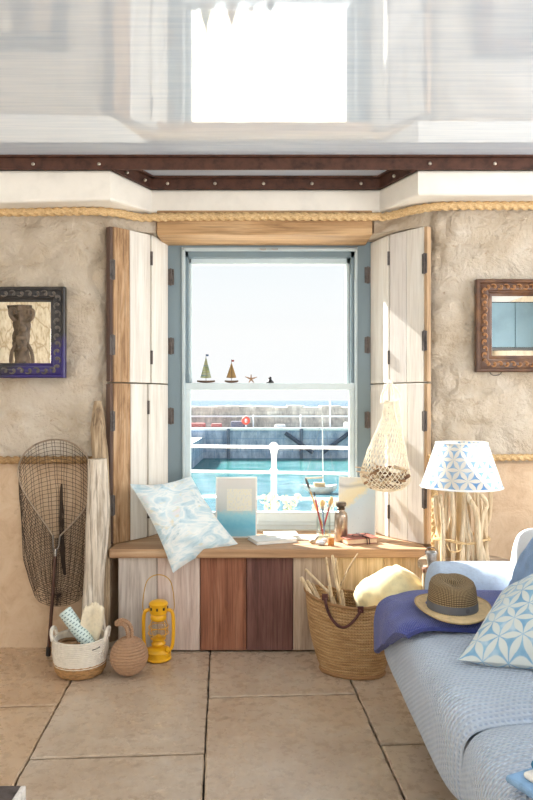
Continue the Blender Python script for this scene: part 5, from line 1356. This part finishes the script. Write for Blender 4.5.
# ================================================================== LIGHT
def area(name, loc, rot, sx, sy, power, col=(1,1,1)):
    l = bpy.data.lights.new(name, 'AREA'); l.shape = 'RECTANGLE'; l.size = sx; l.size_y = sy; l.energy = power; l.color = col
    o = bpy.data.objects.new(name, l); COL.objects.link(o); o.location = loc; o.rotation_euler = rot; return o
area('added_fill_right', (2.91,-1.6,1.43), (0,PI/2,0), 1.35, 1.75, 72, (.95,.97,1))  # fill light added to brighten the right wall and sofa
area('added_fill_back', (-1.72,-5.42,1.12), (PI/2,0,0), 1.1, 2.1, 5, (1.,.98,.95))  # weak room fill added behind the camera, left opening
area('added_fill_back', (1.75,-5.42,1.12), (PI/2,0,0), 1.1, 2.1, 48, (1.,.98,.95))  # stronger room fill added behind the camera, right opening
area('added_fill_left', (-2.46,-1.3,1.43), (0,-PI/2,0), 1.35, 1.4, 9, (.95,.97,1))  # grazing fill added to bring out the left wall relief
area('added_upfill_back', (-1.72,-5.6,.25), (PI/2+.75,0,0), 1.1, .5, 30, (1,.99,.97))  # added upward fill to brighten the ceiling; there is no terrace
area('added_upfill_back', (1.75,-5.6,.25), (PI/2+.75,0,0), 1.1, .5, 60, (1,.99,.97))  # second added ceiling fill, tilted up like the first
sun = bpy.data.lights.new('sun', 'SUN'); sun.energy = 27; sun.angle = .012; sun.color = (1,.97,.92)
so = bpy.data.objects.new('sun', sun); COL.objects.link(so); so.location = (-3,5,6)
so.rotation_euler = V(.95,-1.0,-.97).to_track_quat('-Z', 'Y').to_euler()
w = bpy.data.worlds.new('world'); sc.world = w; w.use_nodes = True; nt = w.node_tree; nt.nodes.clear()
out = nt.nodes.new('ShaderNodeOutputWorld'); bg = nt.nodes.new('ShaderNodeBackground'); tc = nt.nodes.new('ShaderNodeTexCoord'); sp = nt.nodes.new('ShaderNodeSeparateXYZ')
nt.links.new(tc.outputs['Generated'], sp.inputs[0])
nt.links.new(ramp_n(nt, sp.outputs[2], [(.0, (.93,.95,.96)), (.10, (.94,.955,.955)), (.22, (.86,.92,.95)), (.7, (.55,.74,.92))]), bg.inputs[0]); bg.inputs[1].default_value = 1.
nt.links.new(bg.outputs[0], out.inputs[0])
vs = sc.view_settings; sc.display_settings.display_device = 'sRGB'; vs.view_transform = 'Standard'; vs.look = 'None'; vs.exposure = .08; vs.gamma = 1; vs.use_curve_mapping = False
sc.cycles.use_denoising = True; sc.cycles.max_bounces = 8; sc.cycles.transparent_max_bounces = 16; sc.cycles.sample_clamp_indirect = 6
